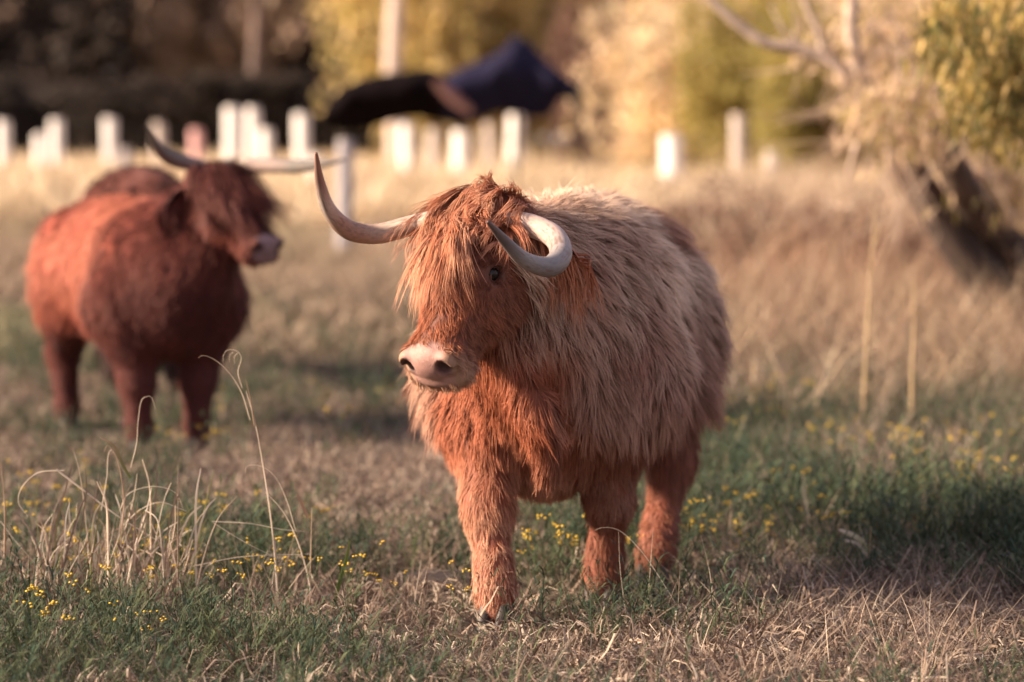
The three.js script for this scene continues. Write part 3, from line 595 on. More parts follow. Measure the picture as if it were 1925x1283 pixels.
function scatter(name, label, variants, count, place, seed, mat = M.grass) {   // one object; each variant is drawn as many copies
  const g = new THREE.Group(); g.name = numbered(name); g.userData.kind = 'stuff'; g.userData.label = label; scene.add(g);
  const r = rng(seed), lists = variants.map(() => []), o = new THREE.Object3D();
  for (let i = 0; i < count; i++) {
    const q = place(r); if (!q || r() < 1.25 * spot(q.x, q.z, HOOVES)) continue;
    o.position.set(q.x, (q.y ?? groundY(q.x, q.z)) - 0.004, q.z); o.rotation.set((r() - 0.5) * 0.15, r() * 6.283, (r() - 0.5) * 0.15); o.scale.setScalar(q.s); o.scale.y *= 0.8 + 0.4 * r(); o.updateMatrix();
    const tone = (1 + 0.5 * (r() - 0.5)) * lerp(0.86, 1, smooth(12, 24, -q.z)); lists[Math.floor(r() * variants.length)].push([o.matrix.clone(), (q.c ?? [1, 1, 1]).map((x) => x * tone)]);  // nearer copies darker, foreground shade put into the grass colour
  }
  variants.forEach((geo, v) => {
    const im = new THREE.InstancedMesh(geo, mat, lists[v].length); im.name = 'blades'; im.castShadow = im.receiveShadow = true;
    lists[v].forEach(([m, c], k) => { im.setMatrixAt(k, m); im.setColorAt(k, new THREE.Color().setRGB(...c)); });
    g.add(im);
  });
  return g;
}
const wedge = (r, d0, d1, side = 1.6) => { const d = Math.sqrt(lerp(d0 * d0, d1 * d1, r())), x = (r() * 2 - 1) * (d * 0.166 * side + 0.25); return { x, z: -d }; };
const vary = (seed, n, f) => Array.from({ length: n }, (_, k) => f(seed + k));

// where the lush green weeds, the pale thatch and the trodden earth lie
const greenAt = (x, z) => clamp(0.25 + 1.1 * N3(x * 0.9, 4, z * 0.6) + spot(x, z, [[-1.0, -8.0, 0.7, 0.5, 1.0], [-0.3, -7.8, 0.5, 0.4, 0.8], [0.35, -8.3, 0.5, 0.6, 0.8], [1.4, -10.4, 1.1, 1.6, 0.55], [1.1, -14, 2.5, 3.5, 0.5], [-1.0, -11, 1.2, 1.5, 0.45]]) - spot(x, z, [[0.95, -8.1, 0.5, 0.4, 0.55], [-0.25, -8.75, 0.45, 0.5, 1.3], [-0.6, -12, 1.0, 2.0, 0.4]]));
const strawAt = (x, z) => clamp(0.4 + 0.9 * N3(x * 1.1, 14, z * 0.8) + spot(x, z, [[0.9, -8.15, 0.75, 0.6, 0.5], [-1.1, -8.7, 0.5, 0.4, 0.9], [1.2, -9.2, 0.5, 0.4, 0.6], [-0.7, -11, 1.5, 2, 0.4]]) - spot(x, z, [[-0.2, -9.2, 0.5, 0.9, 0.35]]));
scatter('green_grass', 'short green grass and fine weeds over the pasture', [...vary(100, 3, (k) => weedTuft(k, 0.17, 9, GREEN)), ...vary(110, 2, (k) => tuft(k, { n: 16, rad: 0.05, len: 0.09, lean: 0.6, curl: 0.8, w: 0.0032, cols: GREEN, tip: [[0.11, 0.12, 0.04], [0.22, 0.19, 0.09]] }))], 24000, (r) => { const q = wedge(r, 6.9, 24); if (r() > 0.95 * greenAt(q.x, q.z) * (q.x > -0.1 - 0.02 * q.z * 0 ? 1 : 0.25 + 0.75 * smooth(11.5, 9.3, -q.z)) * smooth(30, 12, -q.z) * (-q.z < 12 ? 1 : 1.6)) return null; return { ...q, s: 0.7 + 0.7 * r() + 0.02 * (-q.z - 8) + 0.45 * spot(q.x, q.z, [[1.5, -10.6, 1.1, 1.6, 1], [-1.0, -9.6, 0.7, 0.6, 0.5]]) }; }, 1);
scatter('dry_straw', 'dead straw lying matted on the ground', vary(130, 5, (k) => tuft(k, { n: 20, rad: 0.11, len: 0.13, lean: 1.35, curl: 0.7, droop: 0.5, w: 0.0052, cols: STRAW, flat: true, lift: 0.035, segs: 4 })), 16500, (r) => { const q = wedge(r, 6.9, 19); if (r() > 0.25 + 0.75 * strawAt(q.x, q.z)) return null; return { ...q, s: 0.6 + 0.7 * r() }; }, 2);
scatter('trodden_grass', 'short brown trodden grass on the pasture', vary(140, 4, (k) => tuft(k, { n: 22, rad: 0.09, len: 0.075, lean: 1.0, curl: 1.4, droop: 0.4, w: 0.0026, cols: [[0.13, 0.092, 0.070], [0.19, 0.135, 0.105], [0.085, 0.062, 0.048], [0.075, 0.078, 0.045]] })), 23000, (r) => { const q = wedge(r, 6.9, 26); if (r() < 0.6 * greenAt(q.x, q.z) * smooth(13, 9.5, -q.z)) return null; return { ...q, s: 0.7 + 0.6 * r() + 0.03 * (-q.z - 8) }; }, 3);
scatter('dry_grass', 'thin dry standing grass across the pasture', vary(150, 4, (k) => tuft(k, { n: 14, rad: 0.05, len: 0.2, lean: 0.55, curl: 0.9, droop: 0.25, w: 0.0022, cols: STRAW, segs: 6 })), 11000, (r) => { const q = wedge(r, 7.2, 22); const right = smooth(0.0, 1.2, q.x - 0.2) * smooth(10.5, 15, -q.z); const k = 0.12 + 0.9 * right + 0.45 * smooth(0.2, 0.6, q.x) + spot(q.x, q.z, [[-1.1, -8.75, 0.35, 0.22, 1.0], [-0.75, -8.6, 0.3, 0.2, 0.5], [1.3, -8.9, 0.4, 0.3, 0.5]]); if (r() > k) return null; return { ...q, s: 0.55 + 0.6 * r() + 0.6 * right }; }, 4);
// taller dry grass to the right and towards the fence, and the pale meadow behind
const TALL = [[0.44, 0.32, 0.21], [0.54, 0.41, 0.28], [0.24, 0.15, 0.105], [0.62, 0.50, 0.36], [0.17, 0.11, 0.08]];
scatter('tall_dry_grass', 'tall golden dry grass growing on the right and by the fence', vary(160, 4, (k) => tuft(k, { n: 24, rad: 0.16, len: 0.6, lean: 0.5, curl: 0.9, droop: 0.25, w: 0.0055, cols: TALL, segs: 4 })), 19000, (r) => { const q = wedge(r, 13.5, 48, 1.45), d = -q.z, u = q.x / d; const right = smooth(0.01, 0.09, u + 0.03 * N3(q.x * 0.8, 2, q.z * 0.5)), k = Math.max(right * smooth(13, 17, d), smooth(20, 34, d) * (0.30 + 0.7 * smooth(-0.1, 0.35, N3(q.x * 0.35, 6, q.z * 0.16)))); if (r() > k) return null; const ruddy = smooth(0.03, 0.07, u) * smooth(19, 24, d) * smooth(34, 26, d); return { ...q, s: lerp(0.5, 1.05, right) * (0.65 + 0.6 * r() + (r() < 0.06 ? 0.7 : 0)), c: lerp3([1, 1, 1], [0.88, 0.72, 0.66], ruddy) }; }, 5);
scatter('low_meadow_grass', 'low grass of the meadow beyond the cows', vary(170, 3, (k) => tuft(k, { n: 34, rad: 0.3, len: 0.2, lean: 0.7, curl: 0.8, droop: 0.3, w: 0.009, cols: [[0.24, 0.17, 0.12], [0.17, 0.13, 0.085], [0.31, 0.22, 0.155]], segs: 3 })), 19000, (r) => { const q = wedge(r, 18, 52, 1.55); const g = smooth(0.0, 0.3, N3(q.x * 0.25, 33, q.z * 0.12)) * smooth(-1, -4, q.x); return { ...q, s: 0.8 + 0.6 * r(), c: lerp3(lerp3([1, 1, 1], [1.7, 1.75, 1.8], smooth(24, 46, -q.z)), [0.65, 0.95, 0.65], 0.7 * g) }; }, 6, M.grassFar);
scatter('pale_meadow_grass', 'pale golden meadow around the far fence posts', vary(180, 3, (k) => tuft(k, { n: 30, rad: 0.5, len: 0.62, lean: 0.4, curl: 0.5, droop: 0.2, w: 0.022, cols: [[0.56, 0.43, 0.29], [0.62, 0.50, 0.35], [0.46, 0.35, 0.22]], segs: 3 })), 19000, (r) => { const q = wedge(r, 42, 118, 1.7); return { ...q, s: 0.6 + 0.7 * r() }; }, 7, M.grassFar);

scatter('pale_brush', 'tall tangled straw coloured brush at the right before the fence', vary(190, 4, (k) => tuft(k, { n: 26, rad: 0.3, len: 0.95, lean: 0.5, curl: 0.8, droop: 0.25, w: 0.013, cols: [[0.62, 0.49, 0.34], [0.70, 0.57, 0.42], [0.50, 0.37, 0.25], [0.34, 0.23, 0.16]], segs: 4 })), 8500, (r) => { const q = wedge(r, 26, 62, 1.4), u = q.x / -q.z; if (r() > smooth(0.045, 0.085, u + 0.02 * N3(q.x * 0.5, 2, q.z * 0.2)) * (0.35 + 0.65 * smooth(-0.15, 0.3, N3(q.x * 0.5, 16, q.z * 0.3)))) return null; return { ...q, s: 0.6 + 0.7 * r() }; }, 8, M.leaf);

// ---------------------------------------------------------------- flowering weeds, stalks and tufts one can point at
function flowerPlant(seed, name, label, group) {
  const g = thing(name, label, 'wild flower', group), r = rng(seed), st = new Mesher(), lv = new Mesher(), fl = new Mesher();
  const n = 4 + Math.floor(r() * 4);
  for (let i = 0; i < n; i++) {
    const b = bladePath(r, 0.13 + 0.10 * r(), 0.45 * r(), 0.35, 6, 0.02 * (r() - 0.5), 0.02 * (r() - 0.5), 0), c = jit(r, GREEN[3], 0.4);
    st.tube(b.pts, (t) => 0.0012 * (1 - 0.4 * t), () => c, 5);
    for (let k = 0; k < 8; k++) { const t = 0.1 + 0.75 * r(), j = Math.floor(t * 6), p = b.pts[j], an = r() * 6.283, l = 0.022 + 0.022 * r(), d = V(Math.cos(an), 0.7, Math.sin(an)).normalize(), q = p.clone().addScaledVector(d, l * 0.5), e = p.clone().addScaledVector(d, l); e.y -= l * 0.15; const lc = jit(r, GREEN[1], 0.5); lv.ribbon([p.clone(), q, e], (u) => (u < 0.3 ? 0.0009 : 0.0022), () => lc, UP, 0.3); }
    const top = b.pts[6], heads = 2 + Math.floor(r() * 5);
    for (let k = 0; k < heads; k++) {
      const an = r() * 6.283, e = top.clone().add(V(Math.cos(an) * 0.016 * r(), 0.012 * r(), Math.sin(an) * 0.016 * r())); st.ribbon([b.pts[5].clone(), e], () => 0.0007, () => c, UP, 0.2);
      const sg = new THREE.SphereGeometry(1, 8, 5), R = 0.0030 + 0.0018 * r(), y = jit(r, [0.50, 0.33, 0.04], 0.5), base = fl.p.length / 3, ps = sg.attributes.position, ns = sg.attributes.normal;
      for (let q = 0; q < ps.count; q++) { const ripple = 1 + 0.2 * Math.sin(5 * Math.atan2(ps.getZ(q), ps.getX(q))); fl.vert(e.x + ps.getX(q) * R * ripple, e.y + ps.getY(q) * R * 0.6, e.z + ps.getZ(q) * R * ripple, ns.getX(q), ns.getY(q), ns.getZ(q), y); }
      for (let q = 0; q < sg.index.count; q += 3) fl.tri(base + sg.index.array[q], base + sg.index.array[q + 1], base + sg.index.array[q + 2]);
    }
  }
  part('stem', st.geometry(), M.grass, g); part('leaves', lv.geometry(), M.grass, g).userData.kind = 'stuff'; part('flower_heads', fl.geometry(), M.bark, g).userData.kind = 'stuff';
  return g;
}
{
  const label = 'small weed with tiny yellow button flowers growing among the pasture grass', group = 'yellow flowering weeds in the grass';
  const protos = [501, 502, 503, 504].map((s) => flowerPlant(s, 'yellow_wildflower', label, group)), r = rng(77);
  const spots = [[170, 1150], [60, 1100], [130, 1085], [215, 1140], [320, 1150], [370, 1060], [440, 1075], [300, 1050], [505, 1140], [540, 1150], [380, 1180], [610, 1035], [655, 1175], [860, 1185], [740, 1180], [60, 1278], [255, 1278], [80, 1255], [30, 1050], [20, 990], [240, 1110], [150, 1040], [470, 1200], [250, 1180], [130, 950], [70, 1010], [560, 1170],
    [1040, 1100], [1020, 1120], [1065, 1110], [1110, 1130], [1150, 1115], [1270, 1060], [1305, 1060], [1360, 1080], [1430, 1070], [1475, 1050], [1550, 1040], [1545, 1075], [1410, 1030], [1420, 1100], [1270, 1080], [1590, 1060], [1480, 960], [1520, 980], [1700, 960], [1730, 930], [1760, 985], [1800, 960], [1850, 1000], [1870, 980], [1900, 960], [1690, 920], [1830, 930], [1610, 920], [1650, 900], [1770, 880], [1900, 890], [1540, 900], [1590, 870], [1450, 850], [1400, 830], [1490, 820], [1545, 840], [1600, 800], [1440, 800], [1620, 850], [1370, 880], [1870, 850],
    [400, 790], [390, 830], [410, 880], [330, 900], [730, 820], [700, 790], [650, 850], [590, 800]];
  spots.forEach(([px, py], i) => {
    const d = 8004 / (py - HORIZON) * (1 + 0.01 * (r() - 0.5)), x = (px - 962.5) / FPX * d, k = i < 4 ? protos[i] : protos[i % 4].clone();
    if (i >= 4) { k.name = numbered('yellow_wildflower'); scene.add(k); }
    k.position.set(x, groundY(x, -d) - 0.003, -d); k.rotation.y = r() * 6.28; k.scale.setScalar(0.75 + 0.5 * r());
  });
}
function stalks(name, label, category, px, d, list, parts = 'stem') {   // dry stems through places of the picture, standing at depth d
  const base = V((px - 962.5) / FPX * d, 0, -d), g = thing(name, label, category, null, [base.x, groundY(base.x, -d) - 0.005, -d]);
  for (const s of list) {
    const m = new Mesher(), pts = s.p.map(([x, y, dz = 0]) => at(x, y, d + dz).sub(g.position)), c = spline(pts, 8 * pts.length), w = s.w ?? 0.0022, c0 = s.c ?? [0.50, 0.38, 0.26], c1 = s.c1 ?? c0;
    if (s.blade) m.ribbon(c, (t) => w * (0.35 + 0.65 * Math.sin(Math.PI * clamp(0.12 + 0.86 * t))), (t) => lerp3(c0, c1, t), V(0.3, 0.3, 1), 0.4);
    else m.tube(c, (t) => w * (1 - 0.72 * t), (t) => lerp3(c0, c1, t).map((x) => x * (0.85 + 0.3 * Math.abs(Math.sin(t * 9)))), 6);
    part(s.n ?? parts, m.geometry(), M.grass, g);
  }
  return g;
}
const bone = [0.62, 0.53, 0.43], rust = [0.34, 0.23, 0.16], lime = [0.14, 0.17, 0.05];
stalks('dry_grass_stalk', 'tallest dry grass stalks with curled tips, left of the near cow', 'grass stalk', 520, 8.75, [
  { p: [[526, 1166], [520, 1090], [512, 1000], [495, 880], [478, 790], [462, 735]], w: 0.0030, c: bone },
  { p: [[470, 790], [452, 735], [425, 695], [398, 674], [380, 669], [372, 674]], w: 0.0016, c: bone, c1: rust },
  { p: [[478, 800], [470, 750], [462, 715]], w: 0.0022, c: rust },
  { p: [[455, 730], [447, 700], [453, 672], [444, 660], [427, 659], [420, 668], [419, 680]], w: 0.0012, c: bone },
  { p: [[438, 662], [432, 668], [431, 682]], w: 0.0009, c: bone }, { p: [[446, 664], [440, 672], [441, 684]], w: 0.0009, c: bone },
  { p: [[592, 1166], [578, 1080], [556, 1010], [530, 960], [498, 925]], w: 0.0028, c: bone },
  { p: [[582, 1166], [584, 1040], [586, 955]], w: 0.0022, c: [0.5, 0.38, 0.28] },
  { p: [[556, 1000], [538, 940], [515, 895], [490, 877], [464, 877], [460, 892]], w: 0.0013, c: bone },
  { p: [[398, 981], [470, 985], [530, 996], [572, 1000]], w: 0.0016, c: bone },
  { p: [[400, 983], [460, 1020], [520, 1050]], w: 0.0014, c: bone }, { p: [[360, 1066], [450, 1048], [585, 1042]], w: 0.0016, c: bone },
  { p: [[522, 1166], [530, 1090], [552, 1010]], w: 0.0018, c: rust }, { p: [[520, 1166], [518, 1060], [516, 1010]], w: 0.003, c: bone, n: 'leaf', blade: true },
  { p: [[578, 975], [568, 950], [558, 930]], w: 0.005, c: rust, blade: true, n: 'leaf' },
]);
stalks('green_grass_blade', 'single broad green grass blade standing left of the cow\'s front hoof', 'grass', 628, 8.75, [{ p: [[622, 1166], [638, 1095], [650, 1055], [658, 1015]], w: 0.006, c: [0.07, 0.12, 0.03], c1: lime, blade: true, n: 'leaf' }]);
{
  const r = rng(404), list = [];
  for (let i = 0; i < 190; i++) { const x0 = 60 + 300 * r() + 30 * (r() - 0.5), y0 = 1150 + 40 * (r() - 0.5), h = 90 + 170 * r() * r() + 60 * r(), lean = (r() - 0.4) * 130, bend = (r() - 0.5) * 50, dz = 0.35 * (r() - 0.5); list.push({ p: [[x0, y0, dz], [x0 + lean * 0.35, y0 - h * 0.5, dz], [x0 + lean * 0.75 + bend * 0.2, y0 - h * 0.85, dz], [x0 + lean + bend, y0 - h * (1.05 - 0.12 * r()), dz + 0.1 * (r() - 0.5)]], w: 0.0014 + 0.0018 * r(), c: jit(r, pickOf(r, [...STRAW, bone, bone, [0.2, 0.2, 0.08]]), 0.4), blade: r() < 0.5, n: r() < 0.5 ? 'leaf' : 'stem' }); }
  list.push({ p: [[105, 883], [160, 925], [220, 970], [300, 1020]], w: 0.0034, c: bone }, { p: [[225, 1010], [232, 940], [218, 860], [202, 838], [195, 850]], w: 0.0022, c: rust }, { p: [[245, 900], [228, 870], [213, 838], [186, 822]], w: 0.005, c: lime, c1: rust, blade: true, n: 'leaf' },
    { p: [[245, 880], [256, 835], [260, 785], [268, 750], [282, 746], [292, 770]], w: 0.0014, c: bone }, { p: [[120, 885], [70, 890], [40, 918], [34, 945], [52, 972]], w: 0.0018, c: bone }, { p: [[190, 960], [200, 900], [205, 850], [212, 845]], w: 0.0016, c: bone }, { p: [[230, 990], [262, 960], [300, 945], [350, 962]], w: 0.0022, c: bone }, { p: [[225, 960], [240, 930], [290, 915], [330, 928], [345, 960]], w: 0.0014, c: bone }, { p: [[8, 1050], [8, 950], [1, 870]], w: 0.003, c: rust }, { p: [[0, 980], [30, 1020], [70, 1065]], w: 0.0016, c: bone });
  stalks('dry_grass_clump', 'big clump of dry and pale grass stems at the left', 'grass clump', 210, 8.8, list);
}
stalks('broken_grass_stalk', 'short snapped dry stalk with one pale green leaf, right of the cow', 'grass stalk', 1635, 9.4, [
  { p: [[1632, 1100], [1634, 1050], [1638, 990]], w: 0.0038, c: [0.55, 0.40, 0.22] }, { p: [[1634, 1060], [1626, 1020], [1615, 985]], w: 0.0022, c: bone }, { p: [[1634, 1040], [1620, 1018], [1600, 1005], [1577, 996]], w: 0.009, c: [0.25, 0.26, 0.10], c1: bone, blade: true, n: 'leaf' }, { p: [[1632, 1050], [1615, 1025], [1585, 1015]], w: 0.006, c: bone, blade: true, n: 'leaf' }]);
stalks('bent_grass_stalk', 'thin pale bent grass stem in front of the cow\'s back legs', 'grass stalk', 1270, 8.5, [{ p: [[1300, 1190], [1255, 1110], [1200, 1030], [1160, 996], [1130, 993], [1118, 998]], w: 0.0011, c: bone }, { p: [[1182, 1192], [1166, 1070], [1163, 1000]], w: 0.0009, c: bone }, { p: [[1345, 1190], [1335, 1080], [1318, 1008]], w: 0.0013, c: bone }, { p: [[1214, 1192], [1224, 1050], [1228, 995]], w: 0.0009, c: bone }]);
stalks('tall_grass_stalk', 'tall pale stem rising above the dry grass at the right', 'grass stalk', 1625, 13.5, [{ p: [[1620, 846], [1626, 720], [1632, 600], [1640, 480], [1645, 400]], w: 0.010, c: [0.50, 0.37, 0.22] }, { p: [[1640, 470], [1652, 430], [1640, 400]], w: 0.006, c: [0.5, 0.37, 0.22] }]);
stalks('dry_grass_stalk', 'shorter pale stem right of the tall stem in dry grass', 'grass stalk', 1715, 13.5, [{ p: [[1714, 846], [1716, 700], [1719, 610], [1718, 525]], w: 0.011, c: [0.50, 0.37, 0.22] }]);
{
  const r = rng(9), list = [];                                                // flat pale leaves lying on the thatch, bottom right
  for (let i = 0; i < 60; i++) { const x = 1280 + 600 * r(), y = 1120 + 150 * r(), l = 40 + 70 * r(), a = (r() - 0.5) * 2.4, d = 8004 / (y + 6 - HORIZON) - 8.5; list.push({ p: [[x, y, d], [x + l * 0.5 * Math.cos(a), y - 10 - 18 * r(), d - 0.02 * Math.sin(a)], [x + l * Math.cos(a), y - 6 - 16 * r(), d - 0.05 * Math.sin(a)]], w: 0.004 + 0.004 * r(), c: jit(r, pickOf(r, [[0.50, 0.41, 0.34], [0.42, 0.32, 0.25], [0.30, 0.22, 0.19], [0.55, 0.46, 0.36]]), 0.3), blade: true, n: 'leaf' }); }
  stalks('dead_leaf_litter', 'scattered flat dead grass leaves on the thatch at the lower right', 'leaf litter', 1600, 8.5, list);
}
{
  const m = new Mesher(), r = rng(3), g = thing('dung_patch', 'dark lump of dung or bare earth beside the front hoof', 'dung', null, [-0.19, groundY(-0.19, -9.35), -9.35]);
  const sg = new THREE.SphereGeometry(1, 28, 14), ps = sg.attributes.position;
  for (let k = 0; k < ps.count; k++) { const x = ps.getX(k), y = ps.getY(k), z = ps.getZ(k), q = 1 + 0.35 * N3(x * 2.2, y * 2.2, z * 2.2) + 0.12 * N3(x * 7, y * 7, z * 7); ps.setXYZ(k, x * q * 0.19, Math.max(-0.01, y * q * 0.05), z * q * 0.16); }
  sg.computeVertexNormals(); part('clod', sg, new THREE.MeshStandardMaterial({ color: new THREE.Color().setRGB(0.035, 0.022, 0.018), roughness: 0.9 }), g);
}

// ---------------------------------------------------------------- fence posts, wires, cloth
const postTones = { white: [0.86, 0.82, 0.79], grey: [0.36, 0.33, 0.34], pink: [0.72, 0.42, 0.40], dull: [0.55, 0.47, 0.42] };
const postMats = {};
function post(px, top, base, wpx, tone, label, d = 8004 / (base - HORIZON), group) {
  const p = at(px, top + 8, d), h = p.y, w = 0.8 * wpx / FPX * d, m = new Mesher(), r = rng(Math.round(px * 7 + top)), lean = (r() - 0.5) * 0.04;
  const rows = []; const K = 9, N = 16;
  for (let k = 0; k <= K; k++) { const row = [], y = -0.1 + (h + 0.1) * Math.min(1, k / (K - 1)), sc = k === K ? 0.72 : 1, yy = k === K ? y + w * 0.08 : y; for (let s = 0; s < N; s++) { const a = s / N * 2 * Math.PI, q = Math.pow(Math.pow(Math.abs(Math.cos(a)), 6) + Math.pow(Math.abs(Math.sin(a)), 6), -1 / 6) * w / 2 * sc * (1 + 0.03 * N3(px + k, s, 3)); const c = postTones[tone].map((x) => x * (0.92 + 0.16 * N3(k * 0.8, s * 0.7, px))); row.push(m.vert(Math.cos(a) * q + lean * yy, yy, Math.sin(a) * q, Math.cos(a), 0.05, Math.sin(a), c)); } rows.push(row); }
  for (let k = 0; k < K; k++) for (let s = 0; s < N; s++) { const b = (s + 1) % N; m.tri(rows[k][s], rows[k + 1][s], rows[k][b]); m.tri(rows[k][b], rows[k + 1][s], rows[k + 1][b]); }
  const c = m.vert(lean * h, h + w * 0.09, 0, 0, 1, 0, postTones[tone]); for (let s = 0; s < N; s++) m.tri(rows[K][s], c, rows[K][(s + 1) % N]);
  const o = part(numbered('fence_post'), m.geometry(), M.bark, scene); o.position.set(p.x, groundY(p.x, -d), -d); o.rotation.y = 0.3 * (r() - 0.5);
  return tag(o, label, 'fence post', 'wooden fence posts across the field');
}
post(1265, 250, 392, 46, 'white', 'bright white fence post standing right behind the near cow\'s rump');
post(645, 252, 485, 38, 'grey', 'grey fence post nearest to us, its shade put into the colour, behind the horn tip');  // the grey tone carries the shade on this post
post(768, 226, 362, 36, 'white', 'white fence post under the black end of the draped cloth');
post(868, 238, 368, 40, 'white', 'white fence post under the middle of the draped cloth');
post(968, 212, 352, 36, 'white', 'white fence post under the navy end of the draped cloth');
post(815, 236, 360, 30, 'dull', 'dull pale fence post between two white posts under the cloth', 76);
post(922, 226, 355, 26, 'dull', 'dull fence post left of the post under the navy cloth', 78);
post(435, 196, 330, 36, 'white', 'white fence post, taller of the pair behind the standing cow\'s horn', 74);
post(472, 198, 330, 32, 'white', 'white fence post, right one of the close pair behind the standing cow', 78);
post(500, 235, 330, 30, 'white', 'low white fence post just right of the close pair of posts', 70);
post(568, 208, 330, 34, 'white', 'white fence post between the close pair and the black cloth', 80);
post(592, 288, 352, 30, 'white', 'short white fence post crossed by the standing cow\'s right horn tip', 58);
post(370, 238, 330, 28, 'pink', 'faded pinkish fence post behind the standing cow\'s left horn', 76);
post(300, 224, 330, 28, 'dull', 'dull fence post just right of the standing cow\'s left horn tip', 84);
post(235, 275, 345, 28, 'grey', 'low grey fence post above the hidden cow\'s back', 64);
post(207, 218, 335, 30, 'white', 'white fence post third from the left edge', 80);
post(104, 220, 335, 28, 'white', 'white fence post second from the left in the back row', 80);
post(74, 245, 345, 28, 'white', 'nearer white fence post standing between the two leftmost back posts', 72);
post(4, 222, 335, 28, 'white', 'white fence post cut off by the left edge of the picture', 80);
post(1390, 208, 400, 30, 'dull', 'tall dull post, first to the right of the bright white post', 56);
post(1450, 280, 400, 32, 'dull', 'low dull post, second to the right of the bright white post', 54);
post(1492, 258, 390, 28, 'dull', 'dull post third to the right of the bright white post', 62);
post(1526, 238, 380, 36, 'dull', 'dull post fourth to the right, nearest to the pale branches', 68);
for (const [y, d] of [[262, 58], [300, 57.6]]) {
  const a = at(880, y, d), b = at(1330, y + 2, d - 1), m = new Mesher(); m.tube(Array.from({ length: 9 }, (_, k) => a.clone().lerp(b, k / 8).add(V(0, -0.04 * Math.sin(Math.PI * k / 8), 0))), () => 0.012, () => [0.12, 0.10, 0.09], 6);
  tag(part(numbered('fence_wire'), m.geometry(), M.bark, scene), y === 262 ? 'upper fence wire running under the navy cloth to the bright post' : 'lower fence wire running under the navy cloth to the bright post', 'wire');
}
{                                                                             // a sheet of cloth hung over poles above the fence
  const g = thing('draped_cloth', 'dark cloth sheet, black at left and navy at right, hung above the white posts', 'cloth', null, at(850, 180, 50).toArray());
  const topL = [[600, 225], [618, 190], [650, 160], [700, 142], [760, 133], [810, 128], [840, 142], [880, 122], [925, 105], [950, 88], [970, 66], [1000, 84], [1030, 115], [1060, 140], [1085, 160], [1100, 182]];
  const bottomL = [[606, 236], [630, 246], [660, 248], [700, 240], [740, 228], [780, 222], [830, 230], [870, 236], [900, 228], [940, 212], [975, 214], [1010, 222], [1035, 215], [1055, 186], [1080, 190], [1100, 200]];
  const sheet = (i0, i1, cols, name, dz) => {
    const m = new Mesher(), a = spline(topL.slice(i0, i1 + 1).map(([x, y]) => at(x, y, 50).sub(g.position)), 48), b = spline(bottomL.slice(i0, i1 + 1).map(([x, y]) => at(x, y, 50).sub(g.position)), 48), R = 16, rows = [];
    for (const back of [0, 1]) for (let k = 0; k <= 48; k++) { const row = []; for (let j = 0; j <= R; j++) { const v = j / R, p = a[k].clone().lerp(b[k], v), belly = 0.55 * Math.sin(Math.PI * Math.pow(v, 0.7)) + 0.12 * N3(k * 0.16, v * 2.2, dz * 9) + 0.05 * N3(k * 0.5, v * 3, 4); p.z += belly + dz - 0.03 * back; const e = 0.5 * Math.cos(Math.PI * v); row.push(m.vert(p.x, p.y, p.z, 0, back ? -e : e, back ? -1 : 1, cols)); } rows.push(row); }
    for (const o of [0, 49]) for (let k = o; k < o + 48; k++) for (let j = 0; j < R; j++) { m.tri(rows[k][j], rows[k][j + 1], rows[k + 1][j]); m.tri(rows[k + 1][j], rows[k][j + 1], rows[k + 1][j + 1]); }
    for (let k = 0; k < 48; k++) for (const j of [0, R]) { m.tri(rows[k][j], rows[k + 1][j], rows[k + 49][j]); m.tri(rows[k + 1][j], rows[k + 50][j], rows[k + 49][j]); }
    const geo = m.geometry(); geo.computeVertexNormals(); const o = part(name, geo, M.cloth, g); return o;
  };
  M.cloth = new THREE.MeshPhysicalMaterial({ vertexColors: true, roughness: 1, specularIntensity: 0.1, side: THREE.DoubleSide });
  sheet(0, 8, [0.005, 0.003, 0.0035], 'black_panel', 0).userData.label = 'black left panel of the sheet';
  sheet(6, 15, [0.014, 0.013, 0.030], 'navy_panel', 0.08).userData.label = 'navy right panel of the sheet';
  const m = new Mesher(), q = [[818, 150], [838, 170], [862, 192], [888, 212]].map(([x, y]) => at(x, y, 49.2).sub(g.position).add(V(0, 0, 0.0))); m.tube(spline(q, 20), (t) => 0.06 + 0.05 * Math.sin(Math.PI * t), () => [0.16, 0.085, 0.075], 10); part('edge_fold', m.geometry(), M.cloth, g);
  for (const [px, y] of [[640, 170], [970, 75], [1090, 175]]) { const p = at(px, y, 50.25), t = new Mesher(); t.tube([V(p.x, -0.1, p.z), V(p.x + 0.02, p.y * 0.5, p.z), V(p.x, p.y - 0.05, p.z)], () => 0.035, () => [0.10, 0.08, 0.06], 8); tag(part(numbered('wooden_pole'), t.geometry(), M.bark, scene), px === 640 ? 'thin pole holding up the black end of the cloth' : px === 970 ? 'thin pole under the peak of the navy cloth' : 'thin pole at the drooping right corner of the navy cloth', 'pole'); }
}

